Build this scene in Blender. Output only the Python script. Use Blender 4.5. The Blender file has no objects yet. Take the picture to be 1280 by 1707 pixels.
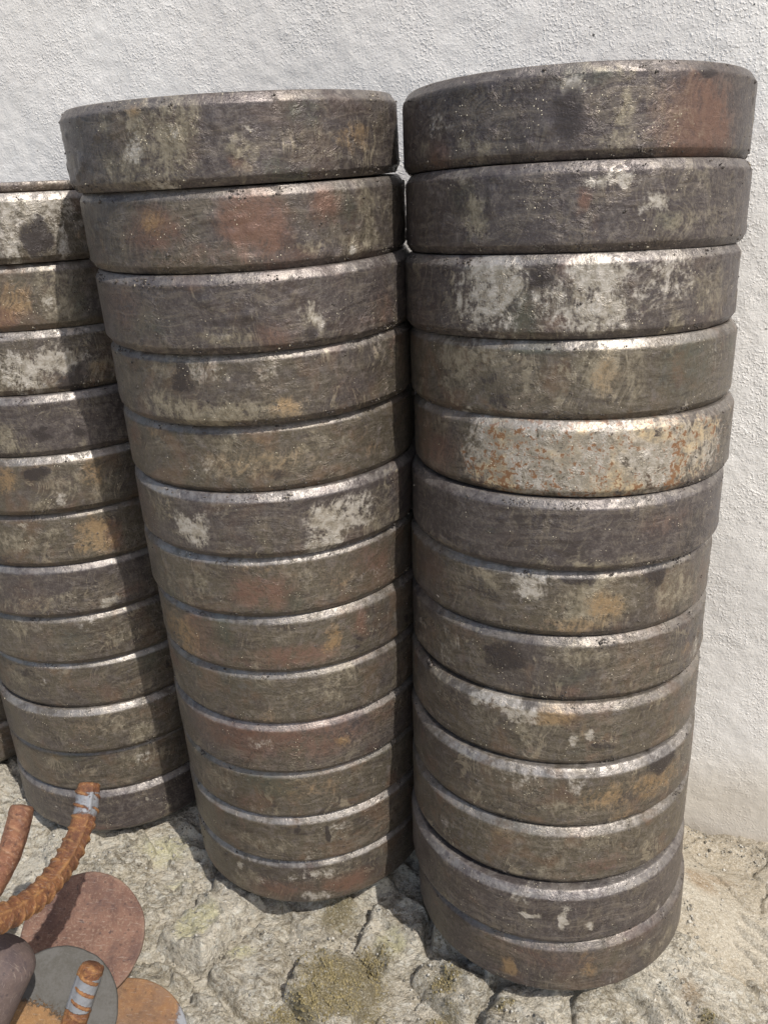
import bpy, math, random
import numpy as np
from mathutils import Vector, Matrix

sc = bpy.context.scene
COL = sc.collection
# ------------------------------------------------------------------ camera
CR = Vector((0.99877, -0.01813, -0.04605)); CU = Vector((0.04949, 0.36580, 0.92938)); CF = Vector((0.0, 0.93052, -0.36625))
FOC = 1369.75
cam = bpy.data.cameras.new('camera'); cam.sensor_fit = 'VERTICAL'; cam.sensor_height = 36.0
cam.lens = FOC / 1707 * 36.0; cam.clip_start = 0.02; cam.clip_end = 200
co = bpy.data.objects.new('camera', cam); COL.objects.link(co); sc.camera = co
co.matrix_world = Matrix(((CR.x, CU.x, -CF.x, 0), (CR.y, CU.y, -CF.y, 0), (CR.z, CU.z, -CF.z, 0), (0, 0, 0, 1)))

def at(px, py, depth):
    return (CF + CR * ((px - 640) / FOC) - CU * ((py - 853.5) / FOC)) * depth

# ------------------------------------------------------------------ light
AZ, EL = math.radians(-54), math.radians(54)
SUN = Vector((math.cos(AZ) * math.cos(EL), math.sin(AZ) * math.cos(EL), math.sin(EL)))
w = bpy.data.worlds.new('World'); sc.world = w; w.use_nodes = True
nt = w.node_tree; bg = nt.nodes['Background']; sky = nt.nodes.new('ShaderNodeTexSky')
sky.sky_type = 'NISHITA'; sky.sun_disc = False; sky.sun_elevation = EL; sky.sun_rotation = math.radians(90) - AZ
sky.air_density = 1.0; sky.dust_density = 2.5
nt.links.new(sky.outputs[0], bg.inputs[0]); bg.inputs[1].default_value = 0.14
sl = bpy.data.lights.new('sun', 'SUN'); sl.energy = 3.9; sl.angle = math.radians(0.53); sl.color = (1.0, 0.955, 0.89)
so = bpy.data.objects.new('sun', sl); COL.objects.link(so); so.rotation_euler = SUN.to_track_quat('Z', 'Y').to_euler()
so.location = SUN * 5
sc.view_settings.view_transform = 'Standard'; sc.view_settings.look = 'None'
sc.view_settings.exposure = 0.22; sc.view_settings.gamma = 1.0
sc.view_settings.use_curve_mapping = False
sc.render.engine = 'CYCLES'
POSES={'R': [(0.15265, 0.67028, 0.00671, 0.0131, 0.0312), (0.15276, 0.66382, -0.04761, 0.0111, 0.0292), (0.14982, 0.66089, -0.10192, 0.0068, 0.0305), (0.1524, 0.65882, -0.15624, 0.0084, 0.0277), (0.15361, 0.65312, -0.21055, 0.0137, 0.0343), (0.14974, 0.64919, -0.26487, 0.0091, 0.0295), (0.14734, 0.65169, -0.31918, 0.0091, 0.031), (0.14655, 0.64931, -0.3735, 0.0105, 0.0283), (0.14414, 0.6427, -0.42781, 0.0078, 0.0288), (0.14219, 0.63452, -0.48213, 0.0044, 0.0334), (0.1404, 0.63094, -0.53644, 0.0096, 0.0325), (0.13756, 0.62086, -0.59076, 0.0055, 0.0285), (0.14234, 0.62018, -0.64507, -0.0055, 0.0221)], 'M': [(-0.09938, 0.69613, 0.00984, -0.0126, -0.0314), (-0.09609, 0.70014, -0.04448, -0.0009, -0.0338), (-0.09279, 0.69752, -0.0988, -0.0081, -0.0338), (-0.09164, 0.70308, -0.15313, -0.0091, -0.0272), (-0.09262, 0.71029, -0.20745, -0.0075, -0.0269), (-0.09104, 0.70766, -0.26177, -0.0064, -0.0236), (-0.09235, 0.71234, -0.31609, -0.0076, -0.0239), (-0.08958, 0.71496, -0.37041, -0.0052, -0.0251), (-0.08952, 0.71853, -0.42473, -0.0076, -0.0246), (-0.0901, 0.72083, -0.47905, -0.0124, -0.0249), (-0.09012, 0.72568, -0.53337, -0.0144, -0.0226), (-0.09052, 0.7269, -0.58769, -0.0122, -0.0223), (-0.09077, 0.73006, -0.64201, -0.0118, -0.0229)], 'L': [(-0.31739, 0.82481, -0.04373, 0.0003, -0.0011), (-0.31772, 0.829, -0.09807, 0.0027, -0.0039), (-0.31998, 0.82801, -0.15241, 0.0013, -0.0047), (-0.31737, 0.82405, -0.20675, 0.0024, -0.006), (-0.31847, 0.82173, -0.26108, 0.002, -0.0062), (-0.31869, 0.82692, -0.31542, 0.0019, -0.0045), (-0.32108, 0.82731, -0.36976, 0.0016, -0.0046), (-0.31936, 0.83101, -0.4241, 0.0021, -0.0037), (-0.31707, 0.8354, -0.47843, 0.0018, -0.0035), (-0.31884, 0.83158, -0.53277, -0.0018, -0.0037), (-0.32267, 0.83944, -0.58711, 0.0004, -0.003), (-0.32376, 0.83849, -0.64145, 0.0067, -0.0032)]}
BLOBS={'R1': [('T', -1.533, 0.0325, 0.0044, 0.0186, 0.9), ('T', -1.541, 0.0194, 0.008, 0.0083, 0.8), ('T', -1.278, 0.0239, 0.0207, 0.0189, 0.35), ('R', -1.107, 0.0208, 0.0377, 0.0257, 0.8), ('K', -1.815, 0.0258, 0.0107, 0.0125, 1.0), ('T', -1.551, 0.0112, 0.0219, 0.005, 0.5), ('G', -1.724, 0.0463, 0.0316, 0.0058, 0.6), ('K', -1.094, 0.0467, 0.009, 0.0034, 1.0)], 'R2': [('T', -2.293, 0.0224, 0.0102, 0.0145, 0.8), ('T', -2.312, 0.0299, 0.0057, 0.009, 0.8), ('B', -1.586, 0.0421, 0.0219, 0.0055, 0.7), ('B', -1.379, 0.0292, 0.0128, 0.0068, 0.6), ('T', -1.156, 0.0159, 0.0349, 0.011, 0.5), ('G', -2.392, 0.0358, 0.0151, 0.0137, 0.4), ('R', -1.726, 0.0307, 0.0051, 0.0077, 0.8)], 'R3': [('B', -2.196, 0.0336, 0.0258, 0.032, 0.85), ('B', -2.077, 0.045, 0.024, 0.0134, 0.6), ('B', -1.618, 0.0419, 0.0225, 0.0131, 0.8), ('B', -1.609, 0.0177, 0.0266, 0.0133, 0.8), ('B', -1.26, 0.0379, 0.0263, 0.0244, 0.55), ('T', -2.289, 0.0177, 0.0234, 0.014, 0.6), ('G', -2.009, 0.0185, 0.0159, 0.0136, 1.0), ('K', -1.919, 0.0429, 0.0077, 0.0111, 1.0), ('T', -0.942, 0.0237, 0.0315, 0.0231, 0.5), ('B', -1.854, 0.026, 0.0153, 0.0178, 0.6)], 'R4': [('T', -2.383, 0.0386, 0.0356, 0.0242, 0.7), ('T', -1.622, 0.0416, 0.0155, 0.0226, 0.8), ('O', -1.588, 0.0355, 0.0079, 0.0182, 0.5), ('T', -1.442, 0.0326, 0.0091, 0.0228, 0.6), ('G', -1.966, 0.0477, 0.0198, 0.0055, 0.9), ('T', -1.929, 0.0258, 0.0637, 0.0185, 0.4), ('G', -1.08, 0.0324, 0.0322, 0.028, 0.6), ('B', -2.341, 0.0042, 0.0105, 0.0029, 1.0), ('B', -1.12, 0.0034, 0.0099, 0.0024, 0.9)], 'R5': [('B', -2.11, 0.0303, 0.0301, 0.0265, 1.0), ('B', -1.65, 0.0288, 0.0439, 0.0234, 1.1), ('B', -1.346, 0.0266, 0.0266, 0.0226, 0.95), ('B', -1.01, 0.0294, 0.0304, 0.0217, 0.6), ('O', -2.165, 0.0317, 0.018, 0.0194, 0.6), ('R', -2.108, 0.015, 0.0132, 0.0097, 0.5), ('O', -1.462, 0.0446, 0.0248, 0.0056, 0.6), ('R', -2.732, 0.0235, 0.0344, 0.0264, 0.6), ('B', -1.847, 0.0454, 0.0241, 0.0093, 0.8)], 'R6': [('T', -1.598, 0.0084, 0.0501, 0.0039, 0.6), ('T', -1.711, 0.046, 0.0616, 0.0057, 0.2), ('G', -1.16, 0.0238, 0.0214, 0.0147, 0.2)], 'R7': [('B', -1.925, 0.0416, 0.0151, 0.0141, 0.7), ('K', -1.655, 0.0496, 0.0127, 0.0059, 1.0), ('T', -1.527, 0.031, 0.0261, 0.0225, 0.9), ('O', -1.471, 0.0246, 0.0144, 0.0141, 0.8), ('T', -0.975, 0.0251, 0.0242, 0.0181, 0.7), ('T', -2.172, 0.0387, 0.0069, 0.0113, 0.8), ('K', -1.179, 0.0429, 0.012, 0.0101, 1.0), ('B', -1.103, 0.0513, 0.0285, 0.005, 0.5), ('O', -1.659, 0.0097, 0.0302, 0.0061, 0.6), ('T', -1.695, 0.017, 0.0215, 0.0101, 0.6)], 'R8': [('T', -1.753, 0.0318, 0.0132, 0.0155, 0.4), ('K', -2.08, 0.0307, 0.0212, 0.0148, 0.7), ('T', -1.562, 0.0396, 0.0222, 0.0128, 0.6), ('T', -2.516, 0.0283, 0.0176, 0.0167, 0.5), ('O', -1.269, 0.027, 0.0156, 0.0104, 0.4), ('T', -1.497, 0.0159, 0.0138, 0.0093, 0.4), ('G', -1.644, 0.022, 0.0221, 0.0103, 0.5)], 'R9': [('B', -2.105, 0.0516, 0.0165, 0.0048, 1.2), ('B', -1.97, 0.0467, 0.0111, 0.0053, 1.2), ('O', -1.878, 0.0461, 0.0224, 0.0047, 0.9), ('T', -1.931, 0.0315, 0.0074, 0.0186, 0.8), ('T', -1.77, 0.0424, 0.0112, 0.021, 0.5), ('B', -1.638, 0.0226, 0.0041, 0.0048, 1.0), ('B', -1.51, 0.0251, 0.0042, 0.0053, 0.9), ('T', -2.23, 0.0345, 0.0211, 0.0218, 0.4), ('T', -2.596, 0.0481, 0.0147, 0.0171, 0.5)], 'R10': [('B', -1.939, 0.0431, 0.0232, 0.0151, 0.45), ('O', -1.412, 0.0267, 0.0245, 0.0135, 0.8), ('O', -1.022, 0.0264, 0.0305, 0.0138, 0.8), ('B', -1.609, 0.0472, 0.0092, 0.0149, 0.6), ('T', -1.545, 0.0186, 0.0373, 0.0081, 0.6), ('K', -1.011, 0.047, 0.0156, 0.012, 1.0), ('T', -2.016, 0.0463, 0.0376, 0.0217, 0.5)], 'R11': [('T', -1.81, 0.0385, 0.058, 0.022, 0.5), ('O', -2.083, 0.0368, 0.0152, 0.0079, 0.6), ('G', -1.965, 0.0519, 0.0285, 0.0083, 0.7), ('T', -1.43, 0.044, 0.0485, 0.0192, 0.4), ('T', -1.111, 0.0317, 0.0253, 0.0168, 0.4)], 'R12': [('B', -1.848, 0.0287, 0.0096, 0.0023, 1.0), ('B', -1.618, 0.0305, 0.0039, 0.0123, 0.9), ('B', -1.456, 0.0204, 0.0051, 0.0034, 0.9), ('T', -2.577, 0.0503, 0.0246, 0.024, 0.3)], 'R13': [('O', -2.027, 0.0204, 0.0063, 0.0094, 1.0), ('O', -1.479, 0.0346, 0.0103, 0.0126, 0.7), ('R', -1.817, 0.0372, 0.0776, 0.0173, 0.4), ('T', -1.286, 0.0377, 0.0115, 0.0173, 0.3)], 'M1': [('T', -1.916, 0.0365, 0.0172, 0.0153, 0.8), ('T', -1.742, 0.0282, 0.0176, 0.024, 0.95), ('B', -1.99, 0.0255, 0.0075, 0.0098, 0.7), ('B', -1.733, 0.035, 0.0047, 0.0087, 0.5), ('O', -1.948, 0.0453, 0.008, 0.0044, 0.7), ('T', -2.153, 0.0384, 0.0067, 0.0099, 0.6), ('T', -1.935, 0.0137, 0.0468, 0.0112, 0.6), ('T', -1.418, 0.0164, 0.0113, 0.0114, 0.7), ('R', -1.43, 0.0102, 0.0061, 0.0044, 0.9), ('G', -1.177, 0.0065, 0.0161, 0.0054, 1.0), ('T', -0.878, 0.021, 0.0331, 0.0207, 0.3), ('B', -1.357, 0.0313, 0.003, 0.0026, 1.0), ('G', -1.082, 0.0396, 0.0164, 0.0088, 0.6), ('B', -1.824, 0.0051, 0.0092, 0.0036, 0.9)], 'M2': [('R', -1.407, 0.03, 0.0234, 0.0205, 1.0), ('R', -1.956, 0.0289, 0.0231, 0.0129, 0.7), ('O', -1.97, 0.0327, 0.0118, 0.0065, 0.6), ('R', -1.015, 0.04, 0.0162, 0.013, 0.7), ('T', -0.709, 0.0334, 0.0088, 0.0243, 0.8), ('T', -0.782, 0.0141, 0.0278, 0.0073, 0.7), ('R', -1.504, 0.0098, 0.0809, 0.0083, 0.5), ('G', -0.859, 0.0348, 0.0105, 0.0143, 0.6), ('B', -0.887, 0.0114, 0.0052, 0.0029, 1.0)], 'M3': [('R', -2.366, 0.0345, 0.0276, 0.0199, 0.5), ('T', -1.173, 0.0209, 0.0061, 0.0105, 0.8), ('T', -1.673, 0.0117, 0.025, 0.0067, 0.5), ('R', -0.637, 0.0194, 0.0212, 0.0179, 0.5), ('G', -2.119, 0.0217, 0.0327, 0.0097, 0.5), ('G', -1.112, 0.0404, 0.0175, 0.0143, 0.3), ('T', -1.135, 0.0099, 0.0176, 0.0097, 0.3)], 'M4': [('T', -2.078, 0.0427, 0.0219, 0.0139, 0.6), ('B', -1.874, 0.0415, 0.0122, 0.0108, 0.5), ('B', -1.727, 0.0414, 0.0079, 0.0107, 0.5), ('T', -1.637, 0.0104, 0.0515, 0.0079, 1.0), ('O', -1.359, 0.012, 0.0171, 0.009, 0.8), ('T', -2.225, 0.0172, 0.0201, 0.0113, 0.6), ('K', -1.983, 0.0345, 0.0103, 0.0124, 0.9), ('T', -2.019, 0.0096, 0.0312, 0.0101, 0.7), ('R', -0.976, 0.0224, 0.0249, 0.0153, 0.3), ('T', -1.005, 0.0408, 0.0195, 0.01, 0.3)], 'M5': [('T', -1.755, 0.0415, 0.0083, 0.0071, 0.9), ('O', -1.565, 0.0234, 0.055, 0.0154, 0.5), ('T', -1.565, 0.0234, 0.0502, 0.0134, 0.6), ('T', -1.278, 0.0313, 0.0045, 0.0041, 1.0), ('T', -1.03, 0.0292, 0.0072, 0.0116, 0.6), ('T', -2.202, 0.0411, 0.0136, 0.0158, 0.4), ('O', -0.812, 0.0234, 0.0242, 0.0162, 0.4), ('T', -1.832, 0.0166, 0.0193, 0.0062, 0.6)], 'M6': [('B', -2.139, 0.0269, 0.0092, 0.0141, 0.8), ('B', -2.024, 0.0226, 0.0104, 0.0151, 0.9), ('B', -1.127, 0.0265, 0.0244, 0.014, 0.95), ('B', -1.2, 0.008, 0.0168, 0.0086, 0.9), ('B', -0.952, 0.0309, 0.0155, 0.0142, 0.8), ('T', -0.81, 0.0175, 0.0189, 0.0201, 0.5), ('T', -2.371, 0.0319, 0.02, 0.0144, 0.4), ('B', -1.87, 0.0423, 0.0101, 0.0105, 0.4)], 'M7': [('R', -1.618, 0.0259, 0.0268, 0.0154, 0.8), ('T', -1.36, 0.0386, 0.0164, 0.0131, 0.5), ('T', -2.047, 0.0354, 0.0098, 0.0122, 0.7), ('O', -1.147, 0.03, 0.0249, 0.0167, 0.4), ('R', -0.815, 0.0327, 0.0254, 0.0206, 0.6), ('T', -2.244, 0.0298, 0.0296, 0.0171, 0.4), ('G', -1.435, 0.0157, 0.0095, 0.0088, 0.7), ('O', -1.599, 0.0471, 0.0385, 0.0054, 0.4)], 'M8': [('O', -2.402, 0.0245, 0.0299, 0.0216, 0.8), ('R', -2.153, 0.0175, 0.0275, 0.0176, 0.6), ('O', -1.226, 0.0276, 0.0102, 0.0103, 1.0), ('R', -1.495, 0.0167, 0.0346, 0.0103, 0.8), ('G', -1.959, 0.0435, 0.0104, 0.0228, 0.8), ('R', -1.025, 0.0312, 0.009, 0.0151, 0.8), ('R', -2.175, 0.0403, 0.0184, 0.0174, 0.6), ('T', -1.561, 0.0347, 0.0296, 0.0102, 0.4)], 'M9': [('T', -1.484, 0.0305, 0.0252, 0.0082, 0.5), ('T', -1.164, 0.0394, 0.0212, 0.013, 0.6), ('G', -1.901, 0.0356, 0.0335, 0.0177, 0.5), ('T', -1.704, 0.0133, 0.0327, 0.0059, 0.4), ('R', -0.84, 0.0411, 0.02, 0.0182, 0.3)], 'M10': [('R', -1.636, 0.0386, 0.1, 0.0241, 0.7), ('O', -1.195, 0.0279, 0.0055, 0.0061, 1.0), ('T', -1.129, 0.0214, 0.0168, 0.0074, 0.4), ('R', -0.915, 0.0419, 0.0192, 0.0186, 0.5)], 'M11': [('T', -2.216, 0.034, 0.0215, 0.0129, 0.6), ('O', -1.464, 0.0345, 0.0376, 0.015, 0.5), ('G', -1.767, 0.0394, 0.0358, 0.015, 0.7), ('T', -1.099, 0.0371, 0.0175, 0.0126, 0.4)], 'M12': [('T', -1.873, 0.0241, 0.0634, 0.0091, 0.5), ('T', -1.318, 0.0315, 0.0332, 0.0155, 0.4), ('G', -2.06, 0.0427, 0.0278, 0.0091, 0.4), ('K', -1.386, 0.0324, 0.0022, 0.009, 1.0)], 'M13': [('R', -2.646, -0.006, 0.0521, 0.0188, 0.8), ('T', -1.997, 0.0288, 0.0088, 0.0094, 0.7), ('B', -1.528, 0.0377, 0.0286, 0.0079, 0.6), ('R', -1.282, 0.0222, 0.0231, 0.012, 0.9), ('B', -1.509, 0.0126, 0.0172, 0.0053, 0.8), ('R', -1.774, 0.022, 0.0386, 0.0107, 0.6), ('B', -2.11, 0.0338, 0.004, 0.0047, 1.0), ('T', -1.341, 0.0402, 0.034, 0.0092, 0.5)], 'L1': [('B', -1.128, 0.0402, 0.0323, 0.0189, 0.85), ('B', -1.349, 0.0143, 0.0135, 0.019, 0.8), ('K', -1.187, 0.02, 0.0118, 0.0157, 1.3), ('B', -1.037, 0.0211, 0.0057, 0.0255, 0.8), ('G', -1.232, 0.0432, 0.0089, 0.0077, 0.6), ('B', -1.324, 0.0415, 0.0133, 0.022, 0.7), ('B', -1.218, 0.0048, 0.0275, 0.0034, 0.7)], 'L2': [('T', -1.153, 0.0337, 0.0141, 0.0197, 0.9), ('B', -1.205, 0.0244, 0.0112, 0.0104, 0.5), ('O', -1.409, 0.0264, 0.014, 0.0195, 0.7), ('R', -1.49, 0.0123, 0.0143, 0.0115, 0.9), ('T', -1.143, 0.0138, 0.0143, 0.0117, 0.7), ('G', -1.014, 0.0221, 0.0099, 0.0235, 0.6), ('G', -1.397, 0.0456, 0.012, 0.0068, 0.5)], 'L3': [('B', -1.426, 0.021, 0.0216, 0.0177, 0.9), ('B', -1.238, 0.0291, 0.0124, 0.0166, 0.9), ('B', -1.133, 0.0265, 0.0058, 0.0096, 1.2), ('T', -1.482, 0.0111, 0.0244, 0.0119, 0.8), ('T', -1.28, 0.014, 0.024, 0.0131, 0.6), ('K', -1.126, 0.0116, 0.0118, 0.0096, 0.8)], 'L4': [('T', -1.643, 0.0194, 0.0117, 0.0121, 0.7), ('K', -1.381, 0.02, 0.0079, 0.0061, 1.0), ('T', -1.498, 0.0103, 0.0201, 0.0073, 0.4), ('T', -1.153, 0.0106, 0.007, 0.0098, 0.5), ('K', -1.142, 0.0187, 0.006, 0.0049, 1.0)], 'L5': [('O', -1.712, 0.0358, 0.0113, 0.0184, 0.9), ('O', -1.099, 0.0334, 0.0103, 0.0163, 0.8), ('T', -1.267, 0.0314, 0.02, 0.0149, 0.6), ('T', -1.077, 0.0183, 0.0125, 0.0126, 0.6), ('K', -1.455, 0.0428, 0.0111, 0.0061, 1.0), ('T', -1.486, 0.0088, 0.0093, 0.0075, 0.7)], 'L6': [('T', -1.736, 0.0293, 0.0291, 0.014, 0.7), ('O', -1.173, 0.0253, 0.0157, 0.0168, 1.0), ('T', -1.177, 0.0223, 0.0115, 0.0129, 0.9), ('T', -1.436, 0.0349, 0.0125, 0.0089, 0.7), ('B', -1.652, 0.045, 0.0056, 0.0032, 1.0), ('R', -1.042, 0.0244, 0.0087, 0.0156, 0.7)], 'L7': [('T', -1.538, 0.0241, 0.0327, 0.0052, 0.6), ('B', -1.136, 0.0102, 0.012, 0.0047, 1.3), ('T', -1.692, 0.015, 0.0516, 0.0066, 0.5), ('T', -1.271, 0.0258, 0.0319, 0.004, 0.4), ('O', -1.064, 0.0128, 0.0078, 0.0067, 0.6)], 'L8': [('T', -1.872, 0.0428, 0.0272, 0.0121, 0.6), ('T', -1.155, 0.0318, 0.0167, 0.0177, 0.5), ('G', -1.492, 0.0332, 0.0222, 0.0134, 0.5), ('T', -1.615, 0.0139, 0.0515, 0.0041, 0.4)], 'L9': [('T', -2.134, 0.0287, 0.02, 0.0113, 0.6), ('T', -1.689, 0.0413, 0.0125, 0.0138, 0.5), ('G', -0.998, 0.0422, 0.0156, 0.0183, 0.6), ('R', -1.558, 0.0304, 0.0405, 0.0139, 0.3)], 'L10': [('T', -1.138, 0.0165, 0.0141, 0.0086, 0.9), ('T', -1.371, 0.0301, 0.0229, 0.0113, 0.5), ('O', -1.608, 0.0337, 0.036, 0.0099, 0.4)], 'L11': [('T', -1.208, 0.0313, 0.0239, 0.0147, 0.7), ('B', -1.129, 0.034, 0.0072, 0.0103, 0.7), ('T', -2.06, 0.0557, 0.0188, 0.0103, 0.4), ('G', -1.765, 0.0478, 0.0271, 0.0102, 0.6)], 'L12': [('B', -1.145, 0.0336, 0.0024, 0.0015, 1.2), ('T', -1.403, 0.0214, 0.0304, 0.0075, 0.3), ('B', -1.937, 0.0315, 0.0043, 0.0015, 0.8)]}
DISC_R, DISC_H = 0.125, 0.05434

# ------------------------------------------------------------------ numpy noise
def _hash(ix, iy, iz, s):
    n = (ix * 374761393 + iy * 668265263 + iz * 2147483647 + s * 1274126177) & 0xffffffff
    n = ((n ^ (n >> 13)) * 1274126177) & 0xffffffff
    n = ((n ^ (n >> 16)) * 2246822519) & 0xffffffff
    return ((n ^ (n >> 15)) & 0xffffff) / float(0xffffff)

def vnoise(x, y, z, s=0):
    ix = np.floor(x).astype(np.int64); iy = np.floor(y).astype(np.int64); iz = np.floor(z).astype(np.int64)
    fx, fy, fz = x - ix, y - iy, z - iz
    fx = fx * fx * (3 - 2 * fx); fy = fy * fy * (3 - 2 * fy); fz = fz * fz * (3 - 2 * fz)
    out = 0
    for a in (0, 1):
        for b in (0, 1):
            for c in (0, 1):
                out = out + _hash(ix + a, iy + b, iz + c, s) * (fx if a else 1 - fx) * (fy if b else 1 - fy) * (fz if c else 1 - fz)
    return out

def fbm(x, y, z=None, octs=4, s=0, gain=0.5):
    if z is None: z = np.zeros_like(x) + 0.37
    t = 0; a = 1; n = 0
    for i in range(octs):
        t = t + a * vnoise(x, y, z, s + i * 17); n += a; a *= gain
        x, y, z = x * 2.03 + 3.1, y * 2.03 + 1.7, z * 2.03 + 5.3
    return t / n

def sst(a, b, x):
    t = np.clip((x - a) / (b - a), 0, 1); return t * t * (3 - 2 * t)

# ------------------------------------------------------------------ object helpers
def tag(o, label=None, cat=None, group=None, kind=None):
    if label: o['label'] = label
    if cat: o['category'] = cat
    if group: o['group'] = group
    if kind: o['kind'] = kind
    return o

def np_mesh(name, V, Fq, mat=None, smooth=True, attrs=None):
    me = bpy.data.meshes.new(name)
    V = np.asarray(V, np.float32); nf = len(Fq)
    if isinstance(Fq, np.ndarray):
        k = Fq.shape[1]
        me.vertices.add(len(V)); me.vertices.foreach_set('co', V.ravel())
        me.loops.add(nf * k); me.loops.foreach_set('vertex_index', Fq.astype(np.int32).ravel())
        me.polygons.add(nf); me.polygons.foreach_set('loop_start', np.arange(0, nf * k, k, dtype=np.int32))
        me.update(calc_edges=True)
    else:
        me.from_pydata([tuple(v) for v in V.tolist()], [], [tuple(f) for f in Fq])
    if smooth: me.polygons.foreach_set('use_smooth', np.ones(len(me.polygons), bool))
    for an, data in (attrs or {}).items():
        data = np.asarray(data, np.float32)
        if data.ndim == 1:
            at_ = me.attributes.new(an, 'FLOAT', 'POINT'); at_.data.foreach_set('value', data)
        elif data.shape[1] == 3:
            at_ = me.attributes.new(an, 'FLOAT_VECTOR', 'POINT'); at_.data.foreach_set('vector', data.ravel())
        else:
            at_ = me.attributes.new(an, 'FLOAT_COLOR', 'POINT'); at_.data.foreach_set('color', data.ravel())
    if mat: me.materials.append(mat)
    me.update()
    return me

def link(name, me, parent=None):
    o = bpy.data.objects.new(name, me); COL.objects.link(o)
    if parent: o.parent = parent
    return o

def empty(name, loc):
    o = bpy.data.objects.new(name, None); COL.objects.link(o); o.location = loc; o.empty_display_size = 0.02
    return o

# ------------------------------------------------------------------ shader graph helper
class G:
    def __init__(s, name):
        s.m = bpy.data.materials.new(name); s.m.use_nodes = True; s.t = s.m.node_tree
        s.b = s.t.nodes['Principled BSDF']
    def n(s, typ, **kw):
        nd = s.t.nodes.new(typ)
        for k, v in kw.items(): setattr(nd, k, v)
        return nd
    def set(s, inp, v):
        if hasattr(v, 'is_output') or isinstance(v, bpy.types.NodeSocket): s.t.links.new(v, inp)
        else:
            if isinstance(v, tuple) and len(v) == 3 and inp.type == 'RGBA': v = v + (1,)
            inp.default_value = v
    def math(s, op, a, b=0.0, c=None, clamp=False):
        nd = s.n('ShaderNodeMath', operation=op, use_clamp=clamp); s.set(nd.inputs[0], a); s.set(nd.inputs[1], b)
        if c is not None: s.set(nd.inputs[2], c)
        return nd.outputs[0]
    def add(s, a, b): return s.math('ADD', a, b)
    def mul(s, a, b): return s.math('MULTIPLY', a, b)
    def mx(s, a, b): return s.math('MAXIMUM', a, b)
    def ss(s, x, a, b, lo=0.0, hi=1.0):
        nd = s.n('ShaderNodeMapRange', interpolation_type='SMOOTHSTEP')
        s.set(nd.inputs['Value'], x); s.set(nd.inputs['From Min'], a); s.set(nd.inputs['From Max'], b)
        s.set(nd.inputs['To Min'], lo); s.set(nd.inputs['To Max'], hi)
        return nd.outputs[0]
    def mix(s, f, a, b):
        nd = s.n('ShaderNodeMix', data_type='RGBA'); s.set(nd.inputs[0], f); s.set(nd.inputs[6], a); s.set(nd.inputs[7], b)
        return nd.outputs[2]
    def vm(s, op, a, b):
        nd = s.n('ShaderNodeVectorMath', operation=op); s.set(nd.inputs[0], a); s.set(nd.inputs[1], b); return nd.outputs[0]
    def scale(s, v, f):
        nd = s.n('ShaderNodeVectorMath', operation='SCALE'); s.set(nd.inputs[0], v); s.set(nd.inputs[3], f); return nd.outputs[0]
    def comb(s, x, y, z):
        nd = s.n('ShaderNodeCombineXYZ'); s.set(nd.inputs[0], x); s.set(nd.inputs[1], y); s.set(nd.inputs[2], z); return nd.outputs[0]
    def noise(s, v, sc_, det=4, rough=0.55, dist=0.0):
        nd = s.n('ShaderNodeTexNoise'); s.set(nd.inputs['Vector'], v); s.set(nd.inputs['Scale'], sc_)
        nd.inputs['Detail'].default_value = det; nd.inputs['Roughness'].default_value = rough; nd.inputs['Distortion'].default_value = dist
        return nd.outputs['Fac']
    def vor(s, v, sc_, feat='F1', out='Distance', rnd=1.0):
        nd = s.n('ShaderNodeTexVoronoi', feature=feat); s.set(nd.inputs['Vector'], v); s.set(nd.inputs['Scale'], sc_)
        nd.inputs['Randomness'].default_value = rnd
        return nd.outputs[out]
    def attr(s, name, typ='GEOMETRY'):
        nd = s.n('ShaderNodeAttribute', attribute_name=name, attribute_type=typ); return nd
    def obj(s): return s.n('ShaderNodeTexCoord').outputs['Object']
    def bump(s, hgt, dist, strength=1.0, nrm=None):
        nd = s.n('ShaderNodeBump'); s.set(nd.inputs['Height'], hgt); nd.inputs['Distance'].default_value = dist
        nd.inputs['Strength'].default_value = strength
        if nrm is not None: s.t.links.new(nrm, nd.inputs['Normal'])
        return nd.outputs[0]
    def out(s, col=None, rough=None, nrm=None, metal=None, spec=None):
        for k, v in (('Base Color', col), ('Roughness', rough), ('Normal', nrm), ('Metallic', metal), ('Specular IOR Level', spec)):
            if v is not None: s.set(s.b.inputs[k], v)
        return s.m

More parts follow.
